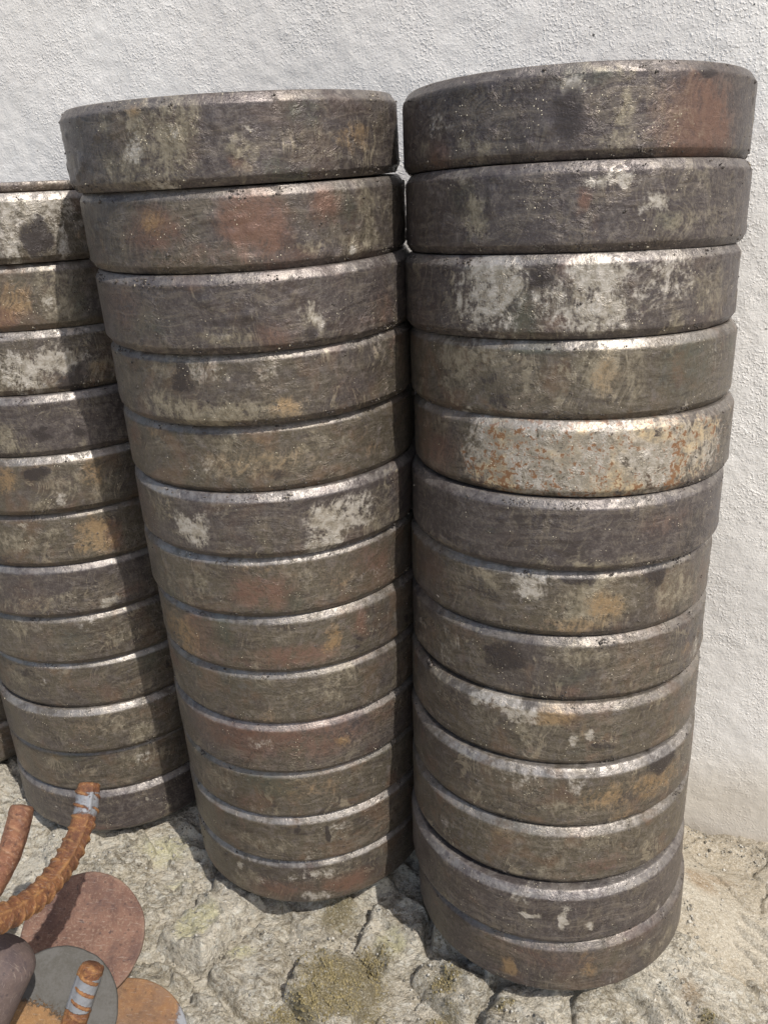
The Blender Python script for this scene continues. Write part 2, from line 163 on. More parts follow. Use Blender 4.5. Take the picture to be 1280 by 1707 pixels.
# ------------------------------------------------------------------ materials
def mat_disc():
    g = G('greasy_steel')
    seed = g.attr('seed', 'OBJECT').outputs['Fac']; olive = g.attr('olive', 'OBJECT').outputs['Fac']
    wear = g.attr('wear', 'OBJECT').outputs['Fac']; lipw = g.attr('lip', 'OBJECT').outputs['Fac']
    P = g.vm('ADD', g.obj(), g.comb(seed, g.mul(seed, 1.7), g.mul(seed, 0.6)))
    A = g.attr('blob_a'); sa = g.n('ShaderNodeSeparateColor'); g.set(sa.inputs[0], A.outputs['Color'])
    B = g.attr('blob_b'); sb = g.n('ShaderNodeSeparateColor'); g.set(sb.inputs[0], B.outputs['Color'])
    bare, tan, rust, orange = sa.outputs[0], sa.outputs[1], sa.outputs[2], A.outputs['Alpha']
    green, dark, lipm = sb.outputs[0], sb.outputs[1], sb.outputs[2]
    cyl = g.attr('cyl').outputs['Vector']; sx = g.n('ShaderNodeSeparateXYZ'); g.set(sx.inputs[0], cyl)
    U = g.add(sx.outputs[0], seed); Vv = sx.outputs[1]
    n1 = g.noise(P, 20, 6, 0.62, 0.4); n1b = g.noise(g.vm('ADD', P, (3.3, 1.2, 8.1)), 34, 5, 0.65, 0.6)
    n2 = g.noise(P, 150, 5, 0.7, 0.3); n3 = g.noise(P, 620, 3, 0.65)
    vs = g.noise(g.comb(g.mul(g.add(U, g.mul(g.noise(P, 60, 3), 0.02)), 260), g.mul(Vv, 60), seed), 1.0, 3, 0.6, 0.4)
    # curved wipe marks: stripes bent by slow noise
    wn = g.noise(P, 16, 2, 0.5)
    wipe = g.noise(g.comb(g.mul(g.add(U, g.mul(wn, 0.10)), 420), g.mul(g.add(Vv, g.mul(wn, 0.22)), 60), 0.0), 1.0, 3, 0.6, 0.2)
    hs = g.noise(g.comb(g.mul(U, 14), g.mul(Vv, 420), seed), 1.0, 3, 0.6)
    wob = g.add(g.add(g.mul(g.add(n1b, -0.5), 2.4), g.mul(g.add(n2, -0.5), 2.6)), g.add(g.mul(g.add(n3, -0.5), 1.2), g.add(g.mul(g.add(vs, -0.5), 0.4), g.mul(g.add(wipe, -0.5), 1.6))))
    def patch(x, lo=0.34, hi=0.66, k=0.85): return g.ss(g.mul(x, g.add(1.0, g.mul(wob, k))), lo, hi)
    # grease film
    c = g.mix(g.ss(g.add(n1, g.mul(g.add(olive, -0.5), 0.5)), 0.38, 0.66), (0.060, 0.050, 0.049), (0.082, 0.069, 0.050))
    c = g.mix(g.ss(n2, 0.45, 0.72), c, (0.125, 0.108, 0.098))
    c = g.mix(g.mul(g.ss(n3, 0.5, 0.72), 0.45), c, (0.15, 0.13, 0.112))
    c = g.mix(g.mul(g.ss(n3, 0.48, 0.3), 0.45), c, (0.033, 0.027, 0.025))
    c = g.mix(g.mul(g.ss(g.add(n1b, g.mul(g.add(n2, -0.5), 0.5)), 0.50, 0.66), 0.6), c, (0.032, 0.026, 0.025))
    c = g.mix(g.mul(g.mul(g.ss(g.add(vs, g.mul(g.add(n1b, -0.5), 0.8)), 0.5, 0.68), g.ss(n1, 0.42, 0.6)), 0.5), c, (0.15, 0.126, 0.098))
    c = g.mix(g.mul(g.mul(g.ss(wipe, 0.50, 0.66), g.ss(n1b, 0.40, 0.58)), 0.5), c, (0.17, 0.145, 0.112))
    hw = g.noise(g.comb(g.mul(g.add(U, g.mul(wn, 0.05)), 26), g.mul(g.add(Vv, g.mul(wn, 0.03)), 300), seed), 1.0, 4, 0.65, 0.5)
    c = g.mix(g.mul(g.mul(g.ss(hw, 0.50, 0.66), g.ss(n1, 0.36, 0.56)), 0.5), c, (0.165, 0.140, 0.112))
    c = g.mix(g.mul(g.mul(g.ss(hw, 0.48, 0.36), g.ss(n1b, 0.36, 0.56)), 0.55), c, (0.038, 0.030, 0.027))
    c = g.mix(g.mul(g.mul(g.ss(g.noise(g.vm('ADD', P, (7, 7, 2)), 26, 5, 0.6, 0.5), 0.5, 0.64), olive), 0.38), c, (0.15, 0.088, 0.055))
    fine = g.noise(P, 300, 5, 0.75)
    c = g.mix(g.mul(g.ss(fine, 0.54, 0.66), g.ss(n1b, 0.3, 0.6, 0.05, 0.3)), c, (0.185, 0.165, 0.14))
    c = g.mix(g.mul(g.ss(fine, 0.44, 0.34), 0.28), c, (0.026, 0.022, 0.020))
    # faint general wear
    amb = g.mul(g.ss(g.add(n1b, g.mul(g.add(wipe, -0.5), 0.35)), 0.5, 0.72), wear)
    c = g.mix(g.mul(patch(amb, 0.25, 0.7), 0.6), c, (0.235, 0.20, 0.145))
    c = g.mix(g.mul(g.mul(g.ss(n1, 0.55, 0.7), g.ss(n2, 0.45, 0.6)), g.mul(olive, 0.5)), c, (0.165, 0.105, 0.06))
    c = g.mix(g.mul(patch(green, 0.2, 0.9), 0.5), c, (0.052, 0.062, 0.045))
    c = g.mix(g.mul(patch(rust, 0.15, 1.0, 0.7), 0.8), c, (0.140, 0.078, 0.056))
    c = g.mix(g.mul(patch(tan, 0.20, 1.0, 1.1), 0.9), c, g.mix(g.ss(g.add(g.mul(n2, 0.6), g.mul(vs, 0.4)), 0.38, 0.62), (0.125, 0.106, 0.075), (0.235, 0.205, 0.152)))
    c = g.mix(g.mul(patch(orange, 0.22, 1.15, 1.2), 0.7), c, g.mix(n3, (0.17, 0.10, 0.05), (0.31, 0.215, 0.11)))
    bf = g.mul(patch(g.mul(bare, g.add(1.0, g.mul(g.attr('freckle', 'OBJECT').outputs['Fac'], 0.6))), 0.30, 0.80, 1.0), 0.92)
    bcol = g.mix(g.ss(n2, 0.35, 0.7), (0.21, 0.185, 0.145), g.mix(g.mul(g.attr('freckle', 'OBJECT').outputs['Fac'], g.ss(n1, 0.55, 0.4)), (0.40, 0.37, 0.33), (0.47, 0.37, 0.23)))
    # rust freckles on the bare metal
    fr = g.noise(P, 300, 3, 0.6); frm = g.ss(g.add(fr, g.mul(g.add(n1b, -0.5), 0.9)), 0.52, 0.66)
    bcol = g.mix(g.mul(frm, g.attr('freckle', 'OBJECT').outputs['Fac']), bcol, (0.19, 0.10, 0.05))
    c = g.mix(bf, c, bcol)
    c = g.mix(g.mul(patch(dark), 0.9), c, (0.032, 0.026, 0.025))
    # rubbed lip, with its highlight painted in as paler grey
    lm = g.mul(g.mul(lipm, lipw), g.ss(g.add(g.add(g.mul(n1b, 0.5), g.mul(n1, 0.5)), g.mul(g.add(n2, -0.5), 0.45)), 0.36, 0.60))
    c = g.mix(g.mul(lm, 0.55), c, (0.30, 0.28, 0.26))
    c = g.mix(g.mul(lipm, g.mul(g.ss(n1, 0.3, 0.6), 0.16)), c, (0.20, 0.185, 0.175))
    # pale grit specks
    sp = g.vor(P, 330, 'F1'); spn = g.noise(P, 60, 2)
    spm = g.mul(g.ss(sp, 0.17, 0.10), g.ss(spn, 0.55, 0.66))
    c = g.mix(g.mul(spm, 0.8), c, (0.62, 0.56, 0.42))
    c = g.mix(1.0, c, g.scale(c, 1.24))
    rough = g.add(0.41, g.add(g.mul(g.add(n2, -0.5), 0.5), g.mul(g.add(hw, -0.5), 0.3))); rough = g.add(rough, g.mul(bf, 0.02)); rough = g.add(rough, g.mul(lm, -0.05))
    metal = g.add(0.42, g.mul(lm, 0.12))
    clot = g.mul(g.ss(g.noise(P, 110, 5, 0.75, 0.5), 0.46, 0.7), g.ss(n1, 0.38, 0.62))
    hgt = g.add(g.add(g.mul(n2, 0.5), g.mul(n3, 0.40)), g.add(g.mul(clot, 0.85), g.add(g.mul(wipe, 0.12), g.mul(hs, 0.12))))
    hgt = g.add(hgt, g.mul(hw, 0.3)); hgt = g.add(hgt, g.mul(bf, -0.25)); hgt = g.add(hgt, g.mul(spm, 0.5))
    return g.out(c, rough, g.bump(hgt, 0.0009, 0.8), metal, 0.5)

def mat_crumb():
    g = G('gritty_grease'); r = g.n('ShaderNodeNewGeometry').outputs['Random Per Island']
    c = g.mix(g.ss(r, 0.94, 0.96), g.mix(r, (0.03, 0.026, 0.024), (0.12, 0.10, 0.085)), (0.34, 0.30, 0.23))
    return g.out(c, 0.7, None, 0.0, 0.4)

def mat_wall():
    g = G('rough_plaster'); P = g.obj()
    n1 = g.noise(P, 3.2, 5, 0.6); n2 = g.noise(P, 330, 3, 0.6, 0.0); n3 = g.noise(P, 900, 2, 0.6)
    c = g.mix(g.ss(n1, 0.35, 0.68), (0.655, 0.63, 0.595), (0.745, 0.725, 0.69))
    c = g.mix(g.mul(g.ss(g.noise(P, 11, 6, 0.7, 0.6), 0.52, 0.75), 0.25), c, (0.60, 0.58, 0.55))
    c = g.mix(g.mul(g.ss(n2, 0.5, 0.8), 0.25), c, (0.76, 0.75, 0.72))
    c = g.mix(g.mul(g.ss(g.noise(P, 380, 3, 0.6), 0.60, 0.72), 0.28), c, (0.42, 0.41, 0.39))
    spk = g.mul(g.ss(g.vor(P, 70, 'F1'), 0.12, 0.05), g.ss(g.noise(P, 20, 3), 0.60, 0.68))
    c = g.mix(g.mul(spk, 0.7), c, (0.16, 0.15, 0.14))
    d = g.attr('foot_tone').outputs['Fac']
    c = g.mix(g.mul(g.ss(g.mul(d, g.add(0.5, n1)), 0.2, 0.9), 0.8), c, (0.50, 0.455, 0.385))  # darker, warmer plaster tone towards the wall foot
    mk = g.attr('smudge').outputs['Fac']
    c = g.mix(g.ss(g.mul(mk, g.add(0.35, g.mul(n2, 1.3))), 0.40, 0.55), c, (0.10, 0.095, 0.09))
    v = g.vor(g.vm('ADD', P, g.scale(g.comb(n2, n3, n2), 0.002)), 330, 'F1')
    lump = g.ss(g.noise(P, 420, 1, 0.5, 0.0), 0.50, 0.72)
    hgt = g.add(g.add(g.mul(n2, 0.8), g.mul(n3, 0.35)), g.mul(g.add(g.mul(v, -0.45), g.mul(lump, 0.75)), g.ss(g.noise(P, 24, 4, 0.6), 0.35, 0.68, 0.15, 1.0)))
    hgt = g.mul(hgt, g.ss(d, 0.0, 0.9, 1.0, 0.55))
    return g.out(c, 0.92, g.bump(hgt, 0.0011, 0.56), 0.0, 0.2)

def mat_ground():
    g = G('weathered_rock'); P = g.obj()
    cem = g.attr('cement').outputs['Fac']; moss = g.attr('moss').outputs['Fac']; stain = g.attr('stain').outputs['Fac']
    lich = g.attr('lichen').outputs['Fac']; tone = g.attr('tone', 'OBJECT').outputs['Fac']
    # strata run diagonally across the rock
    rot = g.n('ShaderNodeMapping'); g.set(rot.inputs['Vector'], P); rot.inputs['Rotation'].default_value = (0, 0, math.radians(42)); rot.inputs['Scale'].default_value = (1, 2.0, 1.5)
    S = rot.outputs[0]
    n1 = g.noise(P, 9, 6, 0.62, 0.5); n2 = g.noise(S, 55, 6, 0.7, 0.6); n3 = g.noise(P, 260, 4, 0.7); n5 = g.noise(S, 120, 5, 0.75, 0.4); n4 = g.noise(S, 14, 5, 0.6, 0.8)
    c = g.mix(g.ss(n2, 0.36, 0.62), (0.27, 0.232, 0.165), (0.57, 0.51, 0.395))
    c = g.mix(g.ss(g.add(n4, g.mul(tone, 0.22)), 0.46, 0.72), c, (0.66, 0.60, 0.485))
    c = g.mix(g.mul(g.ss(g.noise(P, 38, 6, 0.75, 0.5), 0.52, 0.66), 0.6), c, (0.72, 0.67, 0.56))
    c = g.mix(g.mul(g.ss(g.noise(g.vm('ADD', P, (4, 2, 1)), 48, 6, 0.75, 0.5), 0.56, 0.68), 0.75), c, (0.15, 0.127, 0.09))
    c = g.mix(g.mul(g.ss(n5, 0.5, 0.60), 0.6), c, (0.68, 0.64, 0.55)); c = g.mix(g.mul(g.ss(n5, 0.45, 0.37), 0.6), c, (0.15, 0.128, 0.092))
    c = g.mix(g.ss(g.mul(lich, g.add(0.0, g.mul(g.add(n2, n5), 0.95))), 0.30, 0.72), c, (0.60, 0.56, 0.36))
    cc = g.mix(g.ss(n1, 0.36, 0.66), (0.38, 0.325, 0.24), (0.49, 0.44, 0.35))
    cc = g.mix(g.mul(g.ss(n3, 0.48, 0.75), 0.5), cc, (0.60, 0.57, 0.49))
    cc = g.mix(g.mul(g.ss(g.noise(P, 75, 5, 0.7), 0.54, 0.72), 0.5), cc, (0.21, 0.17, 0.115))
    c = g.mix(g.ss(g.add(cem, g.mul(g.add(n1, -0.5), 0.5)), 0.3, 0.7), c, cc)
    c = g.mix(g.mul(g.ss(g.mul(stain, g.add(0.5, n3)), 0.15, 0.9), 0.65), c, (0.27, 0.17, 0.08))
    c = g.mix(g.ss(g.mul(moss, g.add(-0.2, g.mul(g.add(g.add(n3, n1), n5), 0.85))), 0.22, 0.95), c, g.mix(n3, (0.17, 0.142, 0.078), (0.32, 0.27, 0.16)))
    hgt = g.add(g.add(g.mul(n2, 0.9), g.mul(n3, 0.5)), g.add(g.mul(n5, 0.9), g.mul(g.noise(P, 620, 2), 0.2)))
    chips = g.vor(g.vm('ADD', S, g.scale(g.comb(n3, n3, n3), 0.01)), 150, 'F1', 'Color'); cs = g.n('ShaderNodeSeparateColor'); g.set(cs.inputs[0], chips)
    c = g.mix(g.mul(g.ss(cs.outputs[0], 0.80, 0.9), g.ss(cem, 0.7, 0.2, 0.1, 0.55)), c, (0.68, 0.66, 0.58)); c = g.mix(g.mul(g.ss(cs.outputs[1], 0.84, 0.92), g.ss(cem, 0.7, 0.2, 0.08, 0.5)), c, (0.13, 0.115, 0.09))
    c = g.mix(g.ss(g.mul(moss, g.add(-0.2, g.mul(g.add(g.add(n3, n1), n5), 0.85))), 0.22, 0.95), c, g.mix(n3, (0.17, 0.142, 0.078), (0.32, 0.27, 0.16)))
    n6 = g.noise(P, 480, 4, 0.8)
    c = g.mix(g.mul(g.ss(n6, 0.52, 0.62), 0.45), c, (0.74, 0.71, 0.63)); c = g.mix(g.mul(g.ss(n6, 0.46, 0.36), 0.5), c, (0.17, 0.148, 0.11))
    hgt = g.add(hgt, g.mul(cs.outputs[2], 0.35)); hgt = g.add(hgt, g.mul(n6, 0.35))
    hgt = g.mul(hgt, g.ss(cem, 0.2, 0.8, 1.0, 0.6))
    return g.out(c, 0.85, g.bump(hgt, 0.0065, 1.0), 0.0, 0.3)

def mat_moss():
    g = G('dry_moss'); r = g.n('ShaderNodeNewGeometry').outputs['Random Per Island']
    c = g.mix(r, (0.105, 0.085, 0.038), (0.30, 0.25, 0.135))
    return g.out(c, 0.9, None, 0.0, 0.15)

def mat_rust(name, c1, c2, c3, bare=(0.15, 0.155, 0.165), rough=0.75, bs=1.0):
    g = G(name); P = g.obj(); b = g.attr('bare').outputs['Fac']; rbm = g.attr('ribs').outputs['Fac']
    n1 = g.noise(P, 60, 5, 0.65, 0.3); n2 = g.noise(P, 420, 4, 0.7); n3 = g.noise(P, 1400, 2, 0.6)
    c = g.mix(g.ss(n1, 0.35, 0.65), c1, c2); c = g.mix(g.mul(g.ss(n2, 0.5, 0.7), 0.7), c, c3)
    c = g.mix(g.mul(g.ss(n3, 0.6, 0.75), 0.35), c, (c3[0] * 1.4, c3[1] * 1.4, c3[2] * 1.4))
    c = g.mix(g.ss(g.add(g.noise(P, 140, 5, 0.7), 0), 0.56, 0.70), c, (c1[0] * 0.5, c1[1] * 0.55, c1[2] * 0.7))
    c = g.mix(g.mul(g.ss(g.noise(P, 28, 6, 0.7, 0.4), 0.46, 0.66), 0.65), c, (c1[0] * .55, c1[1] * .6, c1[2] * .75))
    c = g.mix(g.mul(g.ss(g.vor(P, 170, 'F1'), 0.24, 0.12), 0.5), c, (c1[0] * .35, c1[1] * .4, c1[2] * .5))
    c = g.mix(g.mul(g.ss(g.noise(g.vm('MULTIPLY', P, (1, 9, 1)), 95, 4, 0.7), 0.58, 0.68), 0.35), c, (0.34, 0.29, 0.25))
    c = g.mix(g.mul(rbm, g.ss(n1, 0.35, 0.65, 0.05, 0.55)), c, (c3[0] * 1.15, c3[1] * 1.2, c3[2] * 1.2))
    bf = g.ss(g.mul(b, g.add(0.45, g.mul(g.add(n1, n2), 0.5))), 0.42, 0.50)
    c = g.mix(bf, c, g.mix(g.ss(g.add(g.mul(n1, 0.6), g.mul(n2, 0.4)), 0.4, 0.6), (bare[0] * .7, bare[1] * .68, bare[2] * .62), bare) if name == 'mill_scale' else g.mix(n2, bare, (bare[0] * 1.5, bare[1] * 1.5, bare[2] * 1.5)))
    rg = g.mix(bf, (rough,) * 3, (0.6,) * 3)
    hgt = g.mul(g.add(g.add(n2, g.mul(n1, 1.2)), g.mul(n3, 0.4)), g.ss(bf, 0, 1, 1.0, 0.25))
    return g.out(c, rg, g.bump(hgt, 0.0009 * bs, 0.9), g.mul(bf, 0.15), 0.3)

M_DISC, M_CRUMB, M_WALL, M_GROUND, M_MOSS = mat_disc(), mat_crumb(), mat_wall(), mat_ground(), mat_moss()
M_REBAR = mat_rust('orange_rust', (0.120, 0.048, 0.025), (0.20, 0.086, 0.035), (0.34, 0.185, 0.07))
M_REBARB = mat_rust('red_rust', (0.15, 0.066, 0.040), (0.215, 0.10, 0.055), (0.33, 0.19, 0.11))
M_REDPL = mat_rust('pink_rust_film', (0.110, 0.058, 0.042), (0.160, 0.088, 0.062), (0.23, 0.165, 0.12), bs=0.7)
M_GREYPL = mat_rust('mill_scale', (0.22, 0.12, 0.05), (0.17, 0.10, 0.05), (0.30, 0.19, 0.09), bare=(0.068, 0.065, 0.060))
M_ORPL = mat_rust('brown_rust', (0.19, 0.098, 0.045), (0.16, 0.095, 0.058), (0.27, 0.165, 0.08))
M_BAR = mat_rust('dull_purple_steel', (0.10, 0.073, 0.066), (0.12, 0.088, 0.080), (0.15, 0.115, 0.10), bs=0.5)

# ------------------------------------------------------------------ wall
WN = np.array([0.38456, 0.92310]); WS = np.array([0.92310, -0.38456]); WD = 0.818
def spaced(lo, a, b, hi, st, far):
    c = np.arange(a, b, st); l, h = [a], [c[-1]]
    d = st
    while l[-1] > lo: d *= far; l.append(l[-1] - d)
    d = st
    while h[-1] < hi: d *= far; h.append(h[-1] + d)
    return np.concatenate([np.array(l[1:])[::-1], c, np.array(h[1:])])
def grid_faces(nx, ny):
    i = np.arange(nx * ny).reshape(ny, nx)
    return np.stack([i[:-1, :-1].ravel(), i[:-1, 1:].ravel(), i[1:, 1:].ravel(), i[1:, :-1].ravel()], 1)

ss_ = spaced(-5, -0.95, 0.28, 4, 0.003, 1.35); zz_ = spaced(-0.95, -0.78, 0.32, 2.2, 0.003, 1.35)
Sg, Zg = np.meshgrid(ss_, zz_)
dz = 0.006 * (fbm(Sg * 7, Zg * 7, octs=3, s=3) - 0.5) + 0.0012 * (fbm(Sg * 60, Zg * 60, octs=2, s=9) - 0.5) + 0.0007 * (vnoise(Sg * 230, Zg * 230, Sg * 0, 4) - 0.5)
foot = sst(-0.60, -0.70, Zg)
dz = dz * (1 - 0.3 * foot) + 0.002 * sst(-0.66, -0.70, Zg) * fbm(Sg * 22, Zg * 22, octs=3, s=5)
X = WN[0] * (WD - dz) + WS[0] * Sg; Y = WN[1] * (WD - dz) + WS[1] * Sg
# wall smudge spots, positions along the wall
def wall_sz(px, py):
    D = CF + CR * ((px - 640) / FOC) - CU * ((py - 853.5) / FOC)
    t = WD / (D.x * WN[0] + D.y * WN[1]); p = D * t
    return p.x * WS[0] + p.y * WS[1], p.z
smu = np.zeros_like(Sg)
for px, py, r in ((985, 47, .0028), (990, 60, .0026), (982, 75, .0018), (1008, 82, .0012), (1258, 8, .0016), (1052, 52, .0012), (905, 35, .001), (1042, 6, .0015), (1222, 300, .001), (1130, 1060, .001), (1150, 1165, .0015), (1185, 1290, .0015), (1243, 1302, .0016), (12, 60, .001)):
    a, b = wall_sz(px, py); smu += np.exp(-((Sg - a) ** 2 + ((Zg - b) * 0.7) ** 2) / (r * 0.8) ** 2) * 0.8
V = np.stack([X, Y, Zg], -1).reshape(-1, 3)
wall_me = np_mesh('plaster_wall', V, grid_faces(len(ss_), len(zz_)), M_WALL, True, {'foot_tone': sst(-0.45, -0.70, Zg + 0.06 * fbm(Sg * 9, Zg * 3, octs=3, s=2)).ravel(), 'smudge': smu.ravel()})
wall = link('plaster_wall', wall_me)
tag(wall, 'rough white plastered wall standing behind the stacks of steel discs', 'wall')
# back face and top so that the wall has real thickness
def box_pts(s0, s1, d0, d1, z0, z1):
    P = []
    for z in (z0, z1):
        for s, d in ((s0, d0), (s1, d0), (s1, d1), (s0, d1)):
            P.append((WN[0] * d + WS[0] * s, WN[1] * d + WS[1] * s, z))
    return P
wb = np_mesh('wall_core', box_pts(ss_[0], ss_[-1], WD + 0.02, WD + 0.22, -1.2, zz_[-1]), [(0, 1, 2, 3), (4, 7, 6, 5), (0, 4, 5, 1), (1, 5, 6, 2), (2, 6, 7, 3), (3, 7, 4, 0)], M_WALL, False)
link('wall_core', wb, wall)

# ------------------------------------------------------------------ ground
BASES = [POSES[k][-1][:2] for k in 'RML'] + [(-0.555, 0.945)]
def gpx(px, py, z=-0.68):
    D = CF + CR * ((px - 640) / FOC) - CU * ((py - 853.5) / FOC); t = z / D.z
    return D.x * t, D.y * t
def base_height(X, Y):
    nd = X * WN[0] + Y * WN[1]
    z = -0.688 - 0.02 * sst(0.12, 0.45, X) + 0.02 * sst(-0.05, -0.4, X) * sst(.4, .7, nd) - 0.10 * sst(0.50, 0.2, nd) - 0.4 * sst(0.3, -1.2, nd)
    z = z + 0.052 * (fbm(X * 6, Y * 6, octs=3, s=21) - 0.5)
    for i, (bx, by) in enumerate(BASES):
        ox, oy, rr, hh = ((0.02, 0.035, 0.150, .055), (0.04, 0.045, 0.135, .055), (0.0, 0.02, 0.16, .045), (0, 0, .17, .045))[i]
        d = np.hypot(X - bx - ox, Y - by - oy) / rr
        z = np.maximum(z, z * (1 - np.exp(-d ** 5)) + (-0.647) * np.exp(-d ** 5))
    return z
def clamp_under(X, Y, z):
    for i, (bx, by) in enumerate(BASES):
        d = np.hypot(X - bx, Y - by)
        lim = -0.6465 + sst(0.124, 0.150, d) * 0.03
        if i == 0: lim = lim + 0.0 - 0.0040
        z = np.where(d < 0.150, np.minimum(z, lim), z)
    return z
stone_px = [(300, 1425, 1), (215, 1445, 0), (130, 1430, 1), (30, 1315, 1), (60, 1400, 1), (330, 1545, 1), (250, 1500, 0), (420, 1620, 0), (560, 1650, 0), (560, 1535, 0), (655, 1560, 1), (665, 1450, 1),
            (610, 1480, 1), (760, 1640, 0), (690, 1700, 1), (880, 1690, 1), (1085, 1650, 1), (430, 1420, 1), (480, 1740, 0), (350, 1690, 0), (260, 1620, 0), (120, 1640, 0), (1010, 1720, 0), (20, 1500, 1), (790, 1560, 0)]
seeds = [gpx(a, b) + (c,) for a, b, c in stone_px]
rs = np.random.RandomState(5)
for _ in range(70):
    x, y = rs.uniform(-1.1, 0.25), rs.uniform(0.25, 1.3)
    if min(math.hypot(x - s[0], y - s[1]) for s in seeds) > 0.075: seeds.append((x, y, rs.randint(0, 2)))
SX = np.array([s[0] for s in seeds]); SY = np.array([s[1] for s in seeds])
def cells(X, Y):
    wx = X + 0.035 * (fbm(X * 14, Y * 14, octs=3, s=31) - 0.5); wy = Y + 0.035 * (fbm(X * 14 + 9, Y * 14, octs=3, s=47) - 0.5)
    d1 = np.full(X.shape, 9.0); d2 = np.full(X.shape, 9.0); cid = np.zeros(X.shape, int)
    for i in range(len(SX)):
        d = np.hypot(wx - SX[i], wy - SY[i]); m = d < d1
        d2 = np.where(m, d1, np.minimum(d2, d)); cid = np.where(m, i, cid); d1 = np.where(m, d, d1)
    return cid, d2 - d1
def rock_relief(X, Y):
    a = (X * 0.74 - Y * 0.67); b = (X * 0.67 + Y * 0.74)      # a along the strata, b across
    r1 = 1 - np.abs(2 * fbm(a * 10, b * 42, octs=3, s=61) - 1)
    r2 = fbm(a * 60, b * 150, octs=3, s=71, gain=.6)
    w = fbm(X * 16, Y * 16, octs=3, s=131)
    q = b * 38 + 2.6 * w; saw = q - np.floor(q); q2 = b * 95 + 3.0 * w + fbm(X * 60, Y * 60, octs=2, s=137) * 1.5; saw2 = q2 - np.floor(q2)
    st = 0.013 * (1 - saw) ** 1.3 * sst(0, .22, saw) * sst(.40, .62, fbm(X * 11 + 4, Y * 11, octs=2, s=141)) + 0.0040 * (1 - saw2) * sst(0, .3, saw2) * sst(.42, .58, fbm(X * 20 + 7, Y * 20, octs=2, s=143))
    return st + 0.013 * (r1 - 0.7) + 0.010 * (r2 - 0.5) + 0.003 * (vnoise(X * 260, Y * 260, X * 0, 8) - 0.5)
def cement_mask(X, Y):
    return sst(0.155, 0.235, X - 0.11 * sst(0.60, 0.53, Y) + 0.05 * (fbm(X * 12, Y * 12, octs=3, s=81) - 0.5) + 0.25 * sst(0.60, 0.9, Y) * sst(0.1, 0.3, X))
def paint(X, Y, L):
    o = np.zeros_like(X)
    for px, py, rx, ry, wt in L:
        x, y = gpx(px, py); x1, _ = gpx(px + rx, py); _, y1 = gpx(px, py + ry)
        o = np.maximum(o, wt * np.exp(-((X - x) / (x1 - x)) ** 2 - ((Y - y) / (y1 - y)) ** 2))
    return o
MOSS_PX = [(570, 1640, 80, 45, 1.2), (610, 1600, 50, 30, 1.0), (540, 1680, 110, 30, 1.2), (565, 1530, 38, 20, 1.1), (520, 1600, 40, 20, .7), (745, 1645, 35, 22, 1.0), (735, 1690, 35, 18, 1.0), (430, 1690, 40, 18, .8), (840, 1690, 50, 10, .8), (1180, 1700, 26, 14, .9), (350, 1650, 16, 8, .7)]
STAIN_PX = [(1165, 1480, 34, 22, 1), (1190, 1460, 50, 14, .7), (1150, 1665, 26, 26, .9), (1240, 1350, 30, 20, .3), (490, 1605, 30, 14, .4)]
LICH_PX = [(330, 1550, 42, 30, 1.2), (400, 1590, 40, 16, .7), (280, 1430, 70, 28, .7), (650, 1580, 34, 30, .9), (300, 1475, 40, 14, .6), (1085, 1620, 40, 24, .5), (670, 1500, 20, 20, .4)]
gx = spaced(-9, -0.74, 0.46, 9, 0.0021, 1.3); gy = spaced(-8, 0.42, 1.0, 2, 0.0021, 1.3)
GX, GY = np.meshgrid(gx, gy)
BH = base_height(GX, GY); CM = cement_mask(GX, GY); RR = rock_relief(GX, GY); CID, ED = cells(GX, GY)
near = sst(3.0, 1.2, np.hypot(GX, GY - .7))
soft = 0.008 * (fbm(GX * 16, GY * 16, octs=4, s=91) - 0.5) + 0.003 * (fbm(GX * 120, GY * 120, octs=3, s=95) - 0.5)
# fine crack lines through the cement
ck = np.abs(fbm(GX * 7 + 3, GY * 7, octs=4, s=101) - 0.5); soft = soft - 0.006 * np.exp(-(ck / 0.006) ** 2)
nd_ = GX * WN[0] + GY * WN[1]
soft = soft - 0.030 * np.exp(-((nd_ - WD + 0.013 - 0.010 * fbm(GX * 30, GY * 30, octs=3, s=121)) / 0.0055) ** 2) * sst(0.40, 0.33, GX)
soft = soft + 0.022 * fbm(GX * 45, GY * 45, octs=3, s=151) * np.exp(-((nd_ - WD + 0.035) / 0.016) ** 2) * sst(-1, .2, GX)
GZ = BH + (soft * CM + (soft - 0.006) * (1 - CM)) * near
GZ = clamp_under(GX, GY, GZ)
attrs = {'cement': np.maximum(CM, 0.35).ravel(), 'moss': (0.8 * paint(GX, GY, MOSS_PX)).ravel(), 'stain': paint(GX, GY, STAIN_PX).ravel(), 'lichen': paint(GX, GY, LICH_PX).ravel()}
FQ = grid_faces(len(gx), len(gy))
gme = np_mesh('ground', np.stack([GX, GY, GZ], -1).reshape(-1, 3), FQ, M_GROUND, True, attrs)
ground = tag(link('ground', gme), kind='structure'); ground['tone'] = 0.3
